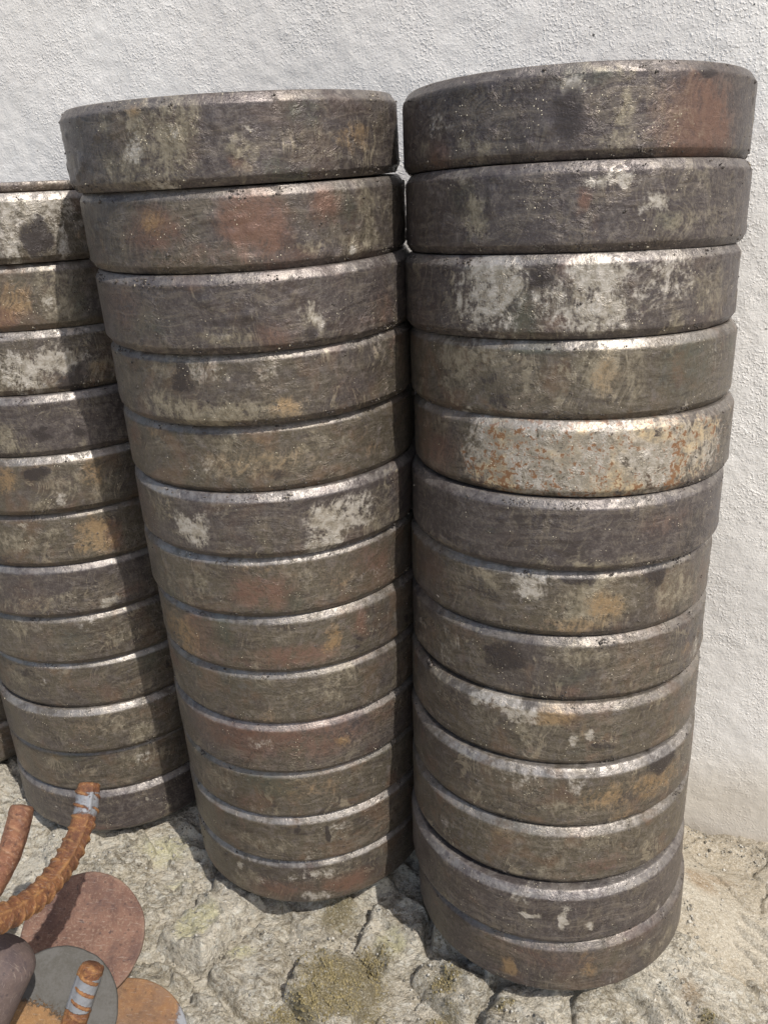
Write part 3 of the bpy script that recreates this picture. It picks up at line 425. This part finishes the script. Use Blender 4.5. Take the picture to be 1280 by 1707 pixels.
# stones bedded in the mortar, one mesh each
HS = BH + RR - 0.003 + 0.015 * sst(0.0, 0.022, ED) - 0.010 + np.array([((i * 37) % 11 - 5) * 0.0020 for i in range(len(seeds))])[CID]
rt = np.random.RandomState(77); TX = rt.uniform(-.30, .30, len(seeds)); TY = rt.uniform(-.40, .25, len(seeds))
HS = HS + np.clip(TX[CID] * (GX - SX[CID]) + TY[CID] * (GY - SY[CID]), -.022, .020)
HS = HS + 0.008 * (fbm(GX * 18, GY * 18, octs=2, s=111) - 0.5)
HS = np.where(ED < 0.003, HS - 0.004, HS) - 0.035 * CM
HS = GZ - 0.004 + (HS - GZ + 0.004) * sst(0.001, 0.012, ED)
HS = clamp_under(GX, GY, HS)
flatH, flatG = HS.ravel(), GZ.ravel(); fc = CID.ravel()[FQ]
same = (fc == fc[:, :1]).all(1) & ((flatH[FQ] - flatG[FQ]).max(1) > -0.0015)
XY = np.stack([GX.ravel(), GY.ravel(), flatH], -1)
inb = (XY[FQ[:, 0], 0] > -0.8) & (XY[FQ[:, 0], 0] < 0.48) & (XY[FQ[:, 0], 1] > 0.40) & (nd_.ravel()[FQ[:, 0]] < WD - 0.004)
for c in range(len(seeds)):
    f = FQ[same & inb & (fc[:, 0] == c)]
    if len(f) < 150: continue
    u, inv = np.unique(f, return_inverse=True)
    at_ = {k: v[u] for k, v in attrs.items()}; at_['cement'] = CM.ravel()[u] * 0.6
    st = link('stone', np_mesh('stone', XY[u], inv.reshape(f.shape), M_GROUND, True, at_), ground)
    st['tone'] = 0.5 if seeds[c][2] else -0.25
# moss tufts
TOP = np.maximum(GZ, np.where(CM < .9, HS, -9))
def top_at(x, y):
    i = np.clip(np.searchsorted(gx, x), 1, len(gx) - 1); j = np.clip(np.searchsorted(gy, y), 1, len(gy) - 1)
    return TOP[j, i]
mp = []; rs = np.random.RandomState(11)
mx_ = rs.uniform(-0.35, 0.36, 120000); my_ = rs.uniform(0.46, 0.72, 120000)
dens = paint(mx_, my_, MOSS_PX) * (-0.35 + 2.5 * fbm(mx_ * 55, my_ * 55, octs=4, s=7, gain=.65))
keep = dens > 0.30 + 0.75 * rs.rand(len(mx_)) ** .8
for bx, by in BASES: keep &= np.hypot(mx_ - bx, my_ - by) > 0.124
mx_, my_ = mx_[keep][:26000], my_[keep][:26000]; mz_ = top_at(mx_, my_)
n = len(mx_); hh = rs.uniform(0.0008, 0.0026, n); ww = rs.uniform(0.0005, 0.0012, n); an = rs.uniform(0, 6.28, n)
MV = np.zeros((n, 4, 3)); 
for k in range(3):
    MV[:, k, 0] = mx_ + ww * np.cos(an + k * 2.094); MV[:, k, 1] = my_ + ww * np.sin(an + k * 2.094); MV[:, k, 2] = mz_ - 0.0006
MV[:, 3, 0] = mx_ + rs.uniform(-1, 1, n) * 0.0009; MV[:, 3, 1] = my_ + rs.uniform(-1, 1, n) * 0.0009; MV[:, 3, 2] = mz_ + hh
b = np.arange(n)[:, None] * 4
MF = np.concatenate([b + np.array([[0, 1, 3]]), b + np.array([[1, 2, 3]]), b + np.array([[2, 0, 3]])])
tag(link('moss', np_mesh('moss', MV.reshape(-1, 3), MF, M_MOSS, False)), 'short dry olive moss growing on the rock in front of the stacks', 'moss', kind='stuff')
# loose gravel
def chunk(c, r, rs, jit=0.35):
    base = np.array([(1, 0, 0), (-1, 0, 0), (0, 1, 0), (0, -1, 0), (0, 0, 1), (0, 0, -1)], float)
    v = base * (1 + rs.uniform(-jit, jit, (6, 1))) + rs.uniform(-.25, .25, (6, 3))
    return v * r + c
CFc = np.array([(0, 2, 4), (2, 1, 4), (1, 3, 4), (3, 0, 4), (2, 0, 5), (1, 2, 5), (3, 1, 5), (0, 3, 5)])
gv, gf = [], []
for i in range(4600):
    x, y = rs.uniform(-0.6, 0.42), rs.uniform(0.46, 0.95)
    if i > 3000:
        sx_ = rs.uniform(-0.6, 0.2); dd_ = WD - 0.012 - abs(rs.normal(0, .02)); x, y = WN[0] * dd_ + WS[0] * sx_, WN[1] * dd_ + WS[1] * sx_
    elif i > 2000:
        bb_ = BASES[rs.randint(0, 3)]; aa_ = rs.uniform(-math.pi, 0.3); rr2 = 0.131 + abs(rs.normal(0, .012)); x, y = bb_[0] + rr2 * math.cos(aa_), bb_[1] + rr2 * math.sin(aa_)
    if x * WN[0] + y * WN[1] > WD - .01 or min(math.hypot(x - a, y - b_) for a, b_ in BASES) < 0.128: continue
    r = 0.0006 + 0.0016 * rs.rand() ** 3
    gf.append(CFc + 6 * len(gv)); gv.append(chunk(np.array([x, y, top_at(x, y) + r * .3]), r, rs))
g2 = G('loose_grit'); rr_ = g2.n('ShaderNodeNewGeometry').outputs['Random Per Island']
tag(link('gravel', np_mesh('gravel', np.concatenate(gv), np.concatenate(gf), g2.out(g2.mix(rr_, (0.10, 0.09, 0.07), (0.45, 0.43, 0.38)), 0.85), False)), 'fine loose grit scattered over rock and cement at the wall foot', 'gravel', kind='stuff')

# ------------------------------------------------------------------ steel discs
NSEG = 380
prof = [(0.0, 1), (0.055, 1), (0.098, 1), (0.113, 1), (0.1175, 1)]
R0, H0 = DISC_R, DISC_H - 0.0002
P_ = [(0.001, H0), (0.055, H0), (0.098, H0), (0.113, H0), (0.1190, H0)]
P_ += [(R0 - 0.0050, H0), (R0 - 0.0042, H0 - 0.0005), (R0 - 0.0038, H0 - 0.0009), (R0 - 0.0012, H0 - 0.0046), (R0 - 0.0007, H0 - 0.0054), (R0 - 0.0001, H0 - 0.0063), (R0, H0 - 0.0072)]
for k in range(1, 20): P_.append((R0, H0 - 0.0076 + (0.0060 - (H0 - 0.0076)) * k / 20))
P_ += [(R0, 0.0058), (R0 - 0.0002, 0.0051), (R0 - 0.0007, 0.0045), (R0 - 0.0032, 0.0008), (R0 - 0.0040, 0.0001), (R0 - 0.0048, 0.0)]
P_ += [(0.110, 0.0), (0.06, 0.0), (0.001, 0.0)]
PR = np.array(P_)
def disc_mesh(key, idx, seed, blobs, lumpy):
    rs = np.random.RandomState(seed)
    ph = np.linspace(0, 2 * np.pi, NSEG, endpoint=False)
    PH, RI = np.meshgrid(ph, PR[:, 0]); _, ZI = np.meshgrid(ph, PR[:, 1])
    X, Y, Z = RI * np.cos(PH), RI * np.sin(PH), ZI.copy()
    side = sst(0.112, 0.124, RI)
    q = seed * 1.31
    low = fbm(X * 22 + q, Y * 22, Z * 22, octs=2, s=1) - 0.5
    f1 = fbm(X * 110 + q, Y * 110, Z * 110, octs=3, s=5)
    lum = sst(0.58, 0.74, f1) * sst(0.4, 0.6, fbm(X * 30 + q, Y * 30, Z * 30, octs=2, s=9))
    edge = np.maximum(sst(H0 - 0.010, H0 - 0.004, Z), sst(0.007, 0.003, Z))
    dent = sst(0.60, 0.75, fbm(X * 60 + q, Y * 60, Z * 60, octs=2, s=13)) * edge
    nz = fbm(X * 320 + q, Y * 320, Z * 320, octs=2, s=15) - 0.5
    dr = side * (0.0004 * low + 0.0008 * lumpy * lum - 0.0005 * dent + 0.00022 * nz * (0.5 + edge))
    X = X * (1 + dr / DISC_R); Y = Y * (1 + dr / DISC_R)
    V = np.stack([X, Y, Z], -1).reshape(-1, 3)
    nr = len(PR)
    i = np.arange(nr * NSEG).reshape(nr, NSEG); j = np.roll(i, -1, 1)
    Fq = np.stack([i[:-1].ravel(), i[1:].ravel(), j[1:].ravel(), j[:-1].ravel()], 1)
    # painted wear patches
    ch = {k: np.zeros(PH.shape) for k in 'BTROGK'}
    A = (PH + np.pi) % (2 * np.pi) - np.pi
    WA = 0.010 * (fbm(X * 45 + q, Y * 45, Z * 45, octs=4, s=23, gain=.7) - .5) * 2; WZ = 0.010 * (fbm(X * 45 + q, Y * 45, Z * 45, octs=4, s=29, gain=.7) - .5) * 2; ZW = Z + WZ
    L = list(blobs)
    for _ in range(16):      # unseen sides and a few faint ones
        a = rs.uniform(0.1, 3.0); L.append((rs.choice(list('BTTROG')), a, rs.uniform(0, H0), rs.uniform(.006, .03), rs.uniform(.005, .02), rs.uniform(.4, .9)))
    for _ in range(13):
        a = rs.uniform(-3.0, -0.1); L.append((rs.choice(list('TTTROGBK')), a, rs.uniform(0, H0), rs.uniform(.004, .022), rs.uniform(.004, .014), rs.uniform(.25, .6)))
    if key == 'R' and idx == 8: L[:3] = [(k, a, v - .001, ru * 1.5, rv * 1.5, wt) for k, a, v, ru, rv, wt in L[:3]]
    for k, a, v, ru, rv, wt in L:
        du = ((A - a + np.pi) % (2 * np.pi) - np.pi) * DISC_R + WA
        e = (np.abs(du / ru)) ** 2.4 + (np.abs((ZW - v) / rv)) ** 2.4
        ch[k] = np.maximum(ch[k], wt * np.exp(-e * 0.75))
    lip = sst(H0 - 0.0066, H0 - 0.0048, Z) * sst(0.108, 0.118, RI)
    ba = np.stack([ch['B'], ch['T'], ch['R'], ch['O']], -1).reshape(-1, 4); bb = np.stack([ch['G'], ch['K'], lip, np.ones_like(lip)], -1).reshape(-1, 4)
    cyl = np.stack([A * DISC_R, Z, RI * 0], -1).reshape(-1, 3)
    return np_mesh('steel_disc', V, Fq, M_DISC, True, {'blob_a': ba, 'blob_b': bb, 'cyl': cyl})

def crumbs(seed, parent, n):
    rs = np.random.RandomState(seed + 500); vs, fs = [], []
    for i in range(n):
        a = rs.uniform(-math.pi, 0.0) if rs.rand() < .75 else rs.uniform(0, math.pi)
        t = rs.rand(); r = 0.0003 + 0.0009 * rs.rand() ** 3
        if t < .42: z, rad = H0 - 0.001 - rs.rand() * 0.006, None
        elif t < .75: z, rad = 0.001 + rs.rand() * 0.005, None
        else: z, rad = rs.uniform(0.005, H0 - 0.006), None
        rad = np.interp(-z, -PR[4:-3, 1], PR[4:-3, 0])
        cl = rs.randint(1, 3)
        for q in range(cl):
            c = np.array([rad * math.cos(a + q * .012), rad * math.sin(a + q * .012), z + q * rs.uniform(-.001, .001)])
            fs.append(CFc + 6 * len(vs)); vs.append(chunk(c, r, rs, .5))
    for i in range(int((n - 40) / 60 * 5) + 1):      # ragged sludge clots squeezed out of the seams
        a0 = rs.uniform(-2.9, -0.25); low = rs.rand() < .7; wd = rs.uniform(.01, .06)
        for q in range(rs.randint(8, 22)):
            a = a0 + rs.normal(0, wd); z = (0.0015 + abs(rs.normal(0, .0022))) if low else H0 - 0.002 - abs(rs.normal(0, .003)); r = rs.uniform(.0004, .0010)
            rad = np.interp(-z, -PR[4:-3, 1], PR[4:-3, 0]); fs.append(CFc + 6 * len(vs)); vs.append(chunk(np.array([rad * math.cos(a), rad * math.sin(a), z]), r, rs, .5))
    if seed == 9:                                    # pale lump stuck on the lip
        for q in range(9):
            a = -2.72 + rs.normal(0, .014); fs.append(CFc + 6 * len(vs)); vs.append(chunk(np.array([.1235 * math.cos(a), .1235 * math.sin(a), H0 - .0005 + rs.uniform(-.001, .002)]), .0018, rs, .5))
    o = link('grease_crumbs', np_mesh('grease_crumbs', np.concatenate(vs), np.concatenate(fs), M_CRUMB, False), parent)
    o['kind'] = 'stuff'

# (lip, olive, wear, freckle, lumps)
PRM = {
 'R1': (.25, .1, .2, 0, 1), 'R2': (.25, .05, .15, 0, 1.3), 'R3': (.8, .3, .5, 0, .8), 'R4': (.9, .9, .6, 0, .4), 'R5': (.45, .6, .5, 1, .4), 'R6': (.5, .0, .1, 0, .8), 'R7': (.7, .7, .5, 0, .8),
 'R8': (.4, .6, .5, 0, 1), 'R9': (.35, .8, .6, 0, .5), 'R10': (1.2, .8, .5, 0, .5), 'R11': (.7, 1, .6, 0, .5), 'R12': (.8, .1, .1, 0, .5), 'R13': (.3, .5, .25, 0, .5),
 'M1': (.3, .3, .4, 0, 1.3), 'M2': (.35, .5, .3, 0, 1.3), 'M3': (.5, .2, .3, 0, 1.4), 'M4': (.4, .6, .5, .3, 1), 'M5': (.6, .9, .5, 0, .8), 'M6': (1.1, .4, .5, 0, .6), 'M7': (1.1, .8, .4, 0, .6),
 'M8': (.7, .8, .4, 0, .7), 'M9': (.6, .8, .4, 0, .6), 'M10': (.8, .5, .2, 0, .4), 'M11': (.5, 1, .5, 0, .4), 'M12': (1.1, .9, .4, 0, .3), 'M13': (1.2, .7, .4, 0, .3),
 'L1': (.9, .6, .6, 0, .6), 'L2': (1.0, .7, .6, 0, .6), 'L3': (1.1, .5, .6, 0, .5), 'L4': (.8, .1, .3, 0, .6), 'L5': (1.2, .8, .5, 0, .5), 'L6': (.3, .9, .5, .3, .5), 'L7': (.8, .4, .4, 0, .4),
 'L8': (.5, .7, .5, 0, .3), 'L9': (1.1, .8, .4, 0, .3), 'L10': (1.0, .7, .4, 0, .3), 'L11': (.4, .8, .5, 0, .3), 'L12': (.7, .1, .15, 0, .3)}
ORD = ['topmost', 'second', 'third', 'fourth', 'fifth', 'sixth', 'seventh', 'eighth', 'ninth', 'tenth', 'eleventh', 'twelfth', 'bottom']
LOOK = {
 'R1': 'dull purple-grey disc, reddish at its right side', 'R2': 'dark greasy disc with short pale scratches and a tan spot', 'R3': 'disc covered in silvery swirling wipe marks',
 'R4': 'olive-tan disc with a bright blue-grey upper lip', 'R5': 'bare cream-silver disc freckled with rust', 'R6': 'plain dark grey-purple disc without bright patches', 'R7': 'disc with tan and orange patches, black smears on lip',
 'R8': 'mottled olive and dark grey disc', 'R9': 'disc with ragged pale yellow flake at upper left', 'R10': 'disc with a very bright silver upper lip and ochre marks', 'R11': 'mottled olive-grey disc',
 'R12': 'dark brown-grey disc with small pale scratches', 'R13': 'dark brown disc shifted sideways, resting on the rock',
 'M1': 'dark disc with a large tan scraped patch on its left', 'M2': 'brown disc with a broad reddish rust patch', 'M3': 'lumpy purple-grey greasy disc', 'M4': 'disc with yellow grit along its lower edge',
 'M5': 'olive-brown disc flecked with ochre', 'M6': 'grey disc with pale silvery streaks left and right', 'M7': 'red-brown disc under a thick bright lip', 'M8': 'disc with orange rust spots at left and right',
 'M9': 'dark olive-grey disc with faint tan smears', 'M10': 'evenly red-brown rusted disc', 'M11': 'olive disc with an ochre centre', 'M12': 'smooth grey-olive disc with a thin bright lip', 'M13': 'shiny-lipped disc with red rust stains on rock',
 'L1': 'scraped pale silver disc with a dark blot', 'L2': 'disc mottled with tan and orange', 'L3': 'pale disc with feathery scratch marks', 'L4': 'plain dark purple-grey disc', 'L5': 'ochre-brown disc with a bright worn lip',
 'L6': 'disc with pinkish orange rust patches', 'L7': 'dark grey disc with pale speck cluster', 'L8': 'dull grey-tan disc', 'L9': 'brown-olive disc with a blue-silver lip', 'L10': 'olive disc with tan scratches near the shadow',
 'L11': 'grey-green disc with brown smears', 'L12': 'dark purple-brown disc behind the bent rebar'}
SN = {'R': 'right stack', 'M': 'middle stack', 'L': 'left stack'}
def place(o, P):
    ax = Vector((P[3], P[4], math.sqrt(1 - P[3] ** 2 - P[4] ** 2)))
    o.rotation_mode = 'QUATERNION'; o.rotation_quaternion = Vector((0, 0, 1)).rotation_difference(ax); o.location = P[:3]
sd = 0
for k in 'RML':
    for d, P in enumerate(POSES[k]):
        sd += 1; key = '%s%d' % (k, d + 1); lip, ol, wr, fk, lu = PRM[key]
        o = link('steel_disc', disc_mesh(k, d, sd, BLOBS.get(key, []), lu)); place(o, P)
        o['seed'] = float(sd) * 0.37; o['lip'] = float(lip); o['olive'] = float(ol); o['wear'] = float(wr); o['freckle'] = float(fk)
        last = len(POSES[k]) - 1
        pos = 'lowest of the ' + SN[k] if d == last else ('topmost of the ' + SN[k] if d == 0 else ORD[d] + ' down the ' + SN[k])
        tag(o, LOOK[key] + ', ' + pos, 'steel disc', 'round steel discs stacked along the wall')
        crumbs(sd, o, int(40 + 60 * lu))
# far stack cut off by the left edge of the picture
fx, fy = BASES[3]
for d in range(12):
    sd += 1; zb = -0.640 + DISC_H * d
    o = link('steel_disc', disc_mesh('F', d, sd, [], .5)); place(o, (fx + math.sin(d * 2.1) * .0015, fy + math.cos(d * 1.3) * .002, zb, 0.0, 0.0))
    o['seed'] = float(sd) * 0.37; o['lip'] = .5; o['olive'] = .8; o['wear'] = .5; o['freckle'] = 0.0
    lab = {0: 'lowest disc of the far stack, mostly cut off at the left edge', 1: 'second disc from the ground in the far stack at the left edge'}.get(d, '%s disc up in the far stack cut off by the left edge' % ORD[d])
    tag(o, lab, 'steel disc', 'round steel discs stacked along the wall')
# thin plate lying on the left stack
def lathe(profile, seg, wob=0.0, seed=0):
    ph = np.linspace(0, 2 * np.pi, seg, endpoint=False); pr = np.array(profile)
    PH, RI = np.meshgrid(ph, pr[:, 0]); _, ZI = np.meshgrid(ph, pr[:, 1])
    RI = RI + wob * (fbm(np.cos(PH) * 3 + seed, np.sin(PH) * 3, ZI * 40, octs=3, s=seed) - .5) * (RI > pr[:, 0].max() * .8)
    V = np.stack([RI * np.cos(PH), RI * np.sin(PH), ZI], -1).reshape(-1, 3)
    i = np.arange(len(pr) * seg).reshape(len(pr), seg); j = np.roll(i, -1, 1)
    return V, np.stack([i[:-1].ravel(), i[1:].ravel(), j[1:].ravel(), j[:-1].ravel()], 1)
P = POSES['L'][0]
V, Fq = lathe([(0.0005, .0075), (.10, .0075), (.1195, .0075), (.1205, .0068), (.1208, .0040), (.1205, .0008), (.1195, .0001), (.10, .0), (0.0005, .0)], 200, .001, 3)
n_ = len(V); z4 = np.zeros((n_, 4)); z4[:, 3] = 0; lipa = np.zeros((n_, 4)); lipa[:, 2] = sst(.004, .0065, V[:, 2])
cap = link('steel_plate', np_mesh('steel_plate', V, Fq, M_DISC, True, {'blob_a': z4, 'blob_b': lipa, 'cyl': V}))
place(cap, (P[0] - 0.002, P[1] + 0.003, P[2] + DISC_H + .0003, P[3], P[4]))
for a, b in (('seed', 55.3), ('lip', .4), ('olive', .3), ('wear', .3), ('freckle', 0.0)): cap[a] = b
tag(cap, 'thin dark round steel plate lying on top of the left stack', 'steel plate')

# ------------------------------------------------------------------ rebar and anchor plates
def catmull(pts, step):
    pts = [np.array(p, float) for p in pts]; pts = [2 * pts[0] - pts[1]] + pts + [2 * pts[-1] - pts[-2]]
    out = []
    for i in range(1, len(pts) - 2):
        a, b, c, d = pts[i - 1:i + 3]; n = max(3, int(np.linalg.norm(c - b) / step))
        for t in np.arange(n) / n:
            out.append(0.5 * ((2 * b) + (c - a) * t + (2 * a - 5 * b + 4 * c - d) * t * t + (3 * b - a - 3 * c + d) * t ** 3))
    out.append(pts[-2]); return np.array(out)
def rebar_mesh(pts, r, mat, pitch=0.011, rib=0.0022, lrib=0.0024, bare_fn=None, skew=0.8, rot0=0.0, seed=0, toward=None):
    C = catmull(pts, 0.0008); n = len(C); seg = 40
    T = np.gradient(C, axis=0); T /= np.linalg.norm(T, axis=1)[:, None]
    N = np.zeros_like(C); v = -C[0] if toward is None else toward - C[0]; v = v / np.linalg.norm(v); v -= T[0] * (v @ T[0]); N[0] = v / np.linalg.norm(v)
    for i in range(1, n):
        v = N[i - 1] - T[i] * (N[i - 1] @ T[i]); N[i] = v / np.linalg.norm(v)
    Bn = np.cross(T, N); s = np.concatenate([[0], np.cumsum(np.linalg.norm(np.diff(C, axis=0), axis=1))])
    th = np.linspace(0, 2 * np.pi, seg, endpoint=False) + rot0
    S, TH = np.meshgrid(s, th, indexing='ij'); t0 = TH - rot0
    half = np.where(np.sin(t0) > 0, 0.0, 0.5)
    ph = S / pitch + half + skew * np.abs(((t0 % np.pi) / np.pi) - 0.0)
    cres = np.exp(-((ph - np.round(ph)) * pitch / 0.0009) ** 2) * np.clip(np.abs(np.sin(t0)) * 1.5 - .15, 0, 1)
    lr = np.exp(-((((t0 + np.pi / 2) % np.pi) - np.pi / 2) / 0.13) ** 2)
    R = r + rib * cres + lrib * lr + 0.0009 * (fbm(C[:, None, 0] * 160 + np.cos(TH) * 1.2, C[:, None, 1] * 90 + np.sin(TH) * 1.2, C[:, None, 2] * 90 + 0 * TH, octs=3, s=seed) - .5)
    R = R - (rib * cres) * 0.5 * sst(.45, .65, fbm(C[:, None, 0] * 70 + np.cos(TH), C[:, None, 1] * 70 + np.sin(TH), C[:, None, 2] * 70 + 0 * TH, octs=2, s=seed + 5)) + 0.0009 * (fbm(C[:, None, 0] * 420 + np.cos(TH) * 3, C[:, None, 1] * 420 + np.sin(TH) * 3, C[:, None, 2] * 420 + 0 * TH, octs=2, s=seed + 9) - .5)
    endf = np.clip(s / 0.003, 0, 1); R = R * (0.80 + 0.20 * np.sqrt(endf))[:, None]
    V = C[:, None, :] + R[..., None] * (np.cos(TH)[..., None] * N[:, None, :] + np.sin(TH)[..., None] * Bn[:, None, :])
    bare = np.zeros_like(S)
    if bare_fn: bare = bare_fn(S, t0, cres)
    i = np.arange(n * seg).reshape(n, seg); j = np.roll(i, -1, 1)
    F = [tuple(q) for q in np.stack([i[:-1].ravel(), i[1:].ravel(), j[1:].ravel(), j[:-1].ravel()], 1).tolist()]
    VV = V.reshape(-1, 3).tolist(); bb = bare.ravel().tolist()
    for e, ring in ((0, i[0]), (n - 1, i[-1])):
        c = len(VV); VV.append((C[e] + (T[e] * (-0.0012 if e == 0 else 0.0012))).tolist()); bb.append(0.0)
        for q in range(seg):
            a, b_ = int(ring[q]), int(ring[(q + 1) % seg]); F.append((a, b_, c) if e == 0 else (b_, a, c))
    rr = np.zeros(len(bb)); rr[:n * seg] = np.maximum(cres, lr * .8).ravel()
    return np_mesh('rebar', VV, F, mat, True, {'bare': np.array(bb), 'ribs': rr})
def W_(l): return [tuple(at(*q)) for q in l]
A_pts = W_([(149, 1306, .66), (140, 1365, .648), (116, 1425, .628), (78, 1478, .60), (28, 1518, .57), (-45, 1552, .54), (-160, 1600, .52), (-330, 1700, .55)])
def bareA(S, t, c): return sst(.004, .008, S) * sst(.036, .022, S) * 0.54 * (1 - .6 * c)
ra = link('bent_rebar', rebar_mesh(A_pts, 0.0088, M_REBAR, bare_fn=bareA, rot0=-0.30, rib=.0017, lrib=.0019, pitch=.0100, skew=0.7, seed=3))
tag(ra, 'bent orange rusty ribbed rebar rising in an arc in front of left stack', 'rebar', 'rusty rebar pieces')
B_pts = W_([(38, 1343, .70), (24, 1400, .69), (2, 1452, .68), (-38, 1520, .66), (-90, 1600, .65), (-170, 1700, .68)])
def bareB(S, t, c): return sst(.012, .018, S) * sst(.045, .03, S) * 0.38
rb = link('bent_rebar', rebar_mesh(B_pts, 0.0088, M_REBARB, bare_fn=bareB, rot0=1.5, rib=.0013, lrib=.0012, pitch=.009, seed=8))
tag(rb, 'short reddish rebar end poking in at the left edge', 'rebar', 'rusty rebar pieces')

def plate(name, c, nrm, r, th, mat, bare_fn=None, seed=1, parent=None):
    pr = [(0.0003, th)] + [(r * q, th) for q in (.1, .2, .3, .4, .5, .6, .7, .8, .88, .94, .975)] + [(r * .992, th * .97), (r, th * .85), (r * 1.0, th * .5), (r, th * .15), (r * .985, 0), (r * .5, 0), (0.0003, 0)]
    V, Fq = lathe(pr, 220, .0022, seed)
    b = np.zeros(len(V)) if bare_fn is None else bare_fn(V)
    rim = sst(.965, .99, np.hypot(V[:, 0], V[:, 1]) / r) * .45
    o = link(name, np_mesh(name, V, Fq, mat, True, {'bare': b, 'ribs': rim}), parent)
    if parent is None:
        o.rotation_mode = 'QUATERNION'; o.rotation_quaternion = Vector((0, 0, 1)).rotation_difference(Vector(nrm).normalized()); o.location = Vector(c)
    return o
def facing(px, py, up=0.0, right=0.0):
    d = -at(px, py, 1).normalized(); return (d + Vector((0, 0, 1)) * up + CR * right).normalized()
nr_ = facing(138, 1560, .10, -.10)
pr_ = plate('round_plate', at(138, 1561, .745) - nr_ * .007, nr_, .0540, .0075, M_REDPL, None, 4)
tag(pr_, 'reddish pink rusted round steel plate, crossed by the shadow of the bent rebar', 'steel plate', 'round anchor plates in the corner')
no_ = facing(205, 1745, .45, .05)
po_ = plate('round_plate', at(203, 1752, .712) - no_ * .008, no_, .0575, .008, M_ORPL, lambda V: 0.62 * sst(.0, .03, V[:, 0] - .02), 6)
tag(po_, 'orange-brown rusty round plate lowest in the bottom left corner', 'steel plate', 'round anchor plates in the corner')
# grey plate with a rebar stub welded to its face
ng = facing(90, 1690, .06, .02); cg = at(92, 1690, .665)
ap = empty('anchor_plate', cg); ap.rotation_mode = 'QUATERNION'; ap.rotation_quaternion = Vector((0, 0, 1)).rotation_difference(ng)
tag(ap, 'grey round anchor plate with a ribbed rebar stub lying on its face', 'anchor plate', 'round anchor plates in the corner')
plate('plate', None, None, .0485, .007, M_GREYPL, lambda V: 0.62 - 0.24 * sst(.016, -.014, V[:, 1] + .3 * V[:, 0]) , 9, ap)
inv = (Matrix.Translation(cg) @ ap.rotation_quaternion.to_matrix().to_4x4()).inverted()
Cp = [tuple(inv @ at(*q)) for q in ((155, 1608, .640), (140, 1655, .637), (124, 1705, .634), (104, 1765, .630), (80, 1830, .628))]
def bareC(S, t, c): return (1 - np.clip(c * 3, 0, 1)) * sst(.006, .010, S) * sst(.040, .028, S) * 0.8
rc = link('rebar_stub', rebar_mesh(Cp, 0.0086, M_REBAR, bare_fn=bareC, rot0=1.25, toward=np.array(tuple(inv @ Vector((0, 0, 0)))), pitch=.0092, rib=.0011, lrib=.0016, seed=12), ap)
# purple-grey round bar with domed end
def bar():
    a, b_ = np.array(at(0, 1612, .60)), np.array(at(-85, 1790, .60)); L = np.linalg.norm(a - b_); r = .0245
    pr = [(0.0003, 0)] + [(r * math.sin(t), -r * .62 * (1 - math.cos(t))) for t in np.linspace(.15, math.pi / 2, 10)] + [(r, -r * .62 - L * k / 4) for k in range(1, 5)] + [(0.0003, -r * .62 - L)]
    V, Fq = lathe(pr, 72, .0012, 5)
    o = link('round_bar', np_mesh('round_bar', V, Fq, M_BAR, True, {'bare': np.zeros(len(V))}))
    d = Vector((a - b_).tolist()).normalized()
    o.rotation_mode = 'QUATERNION'; o.rotation_quaternion = Vector((0, 0, 1)).rotation_difference(d); o.location = Vector(at(18, 1572, .60))
    tag(o, 'dull purple-grey round steel bar with a domed end at the left edge', 'steel bar')
bar()
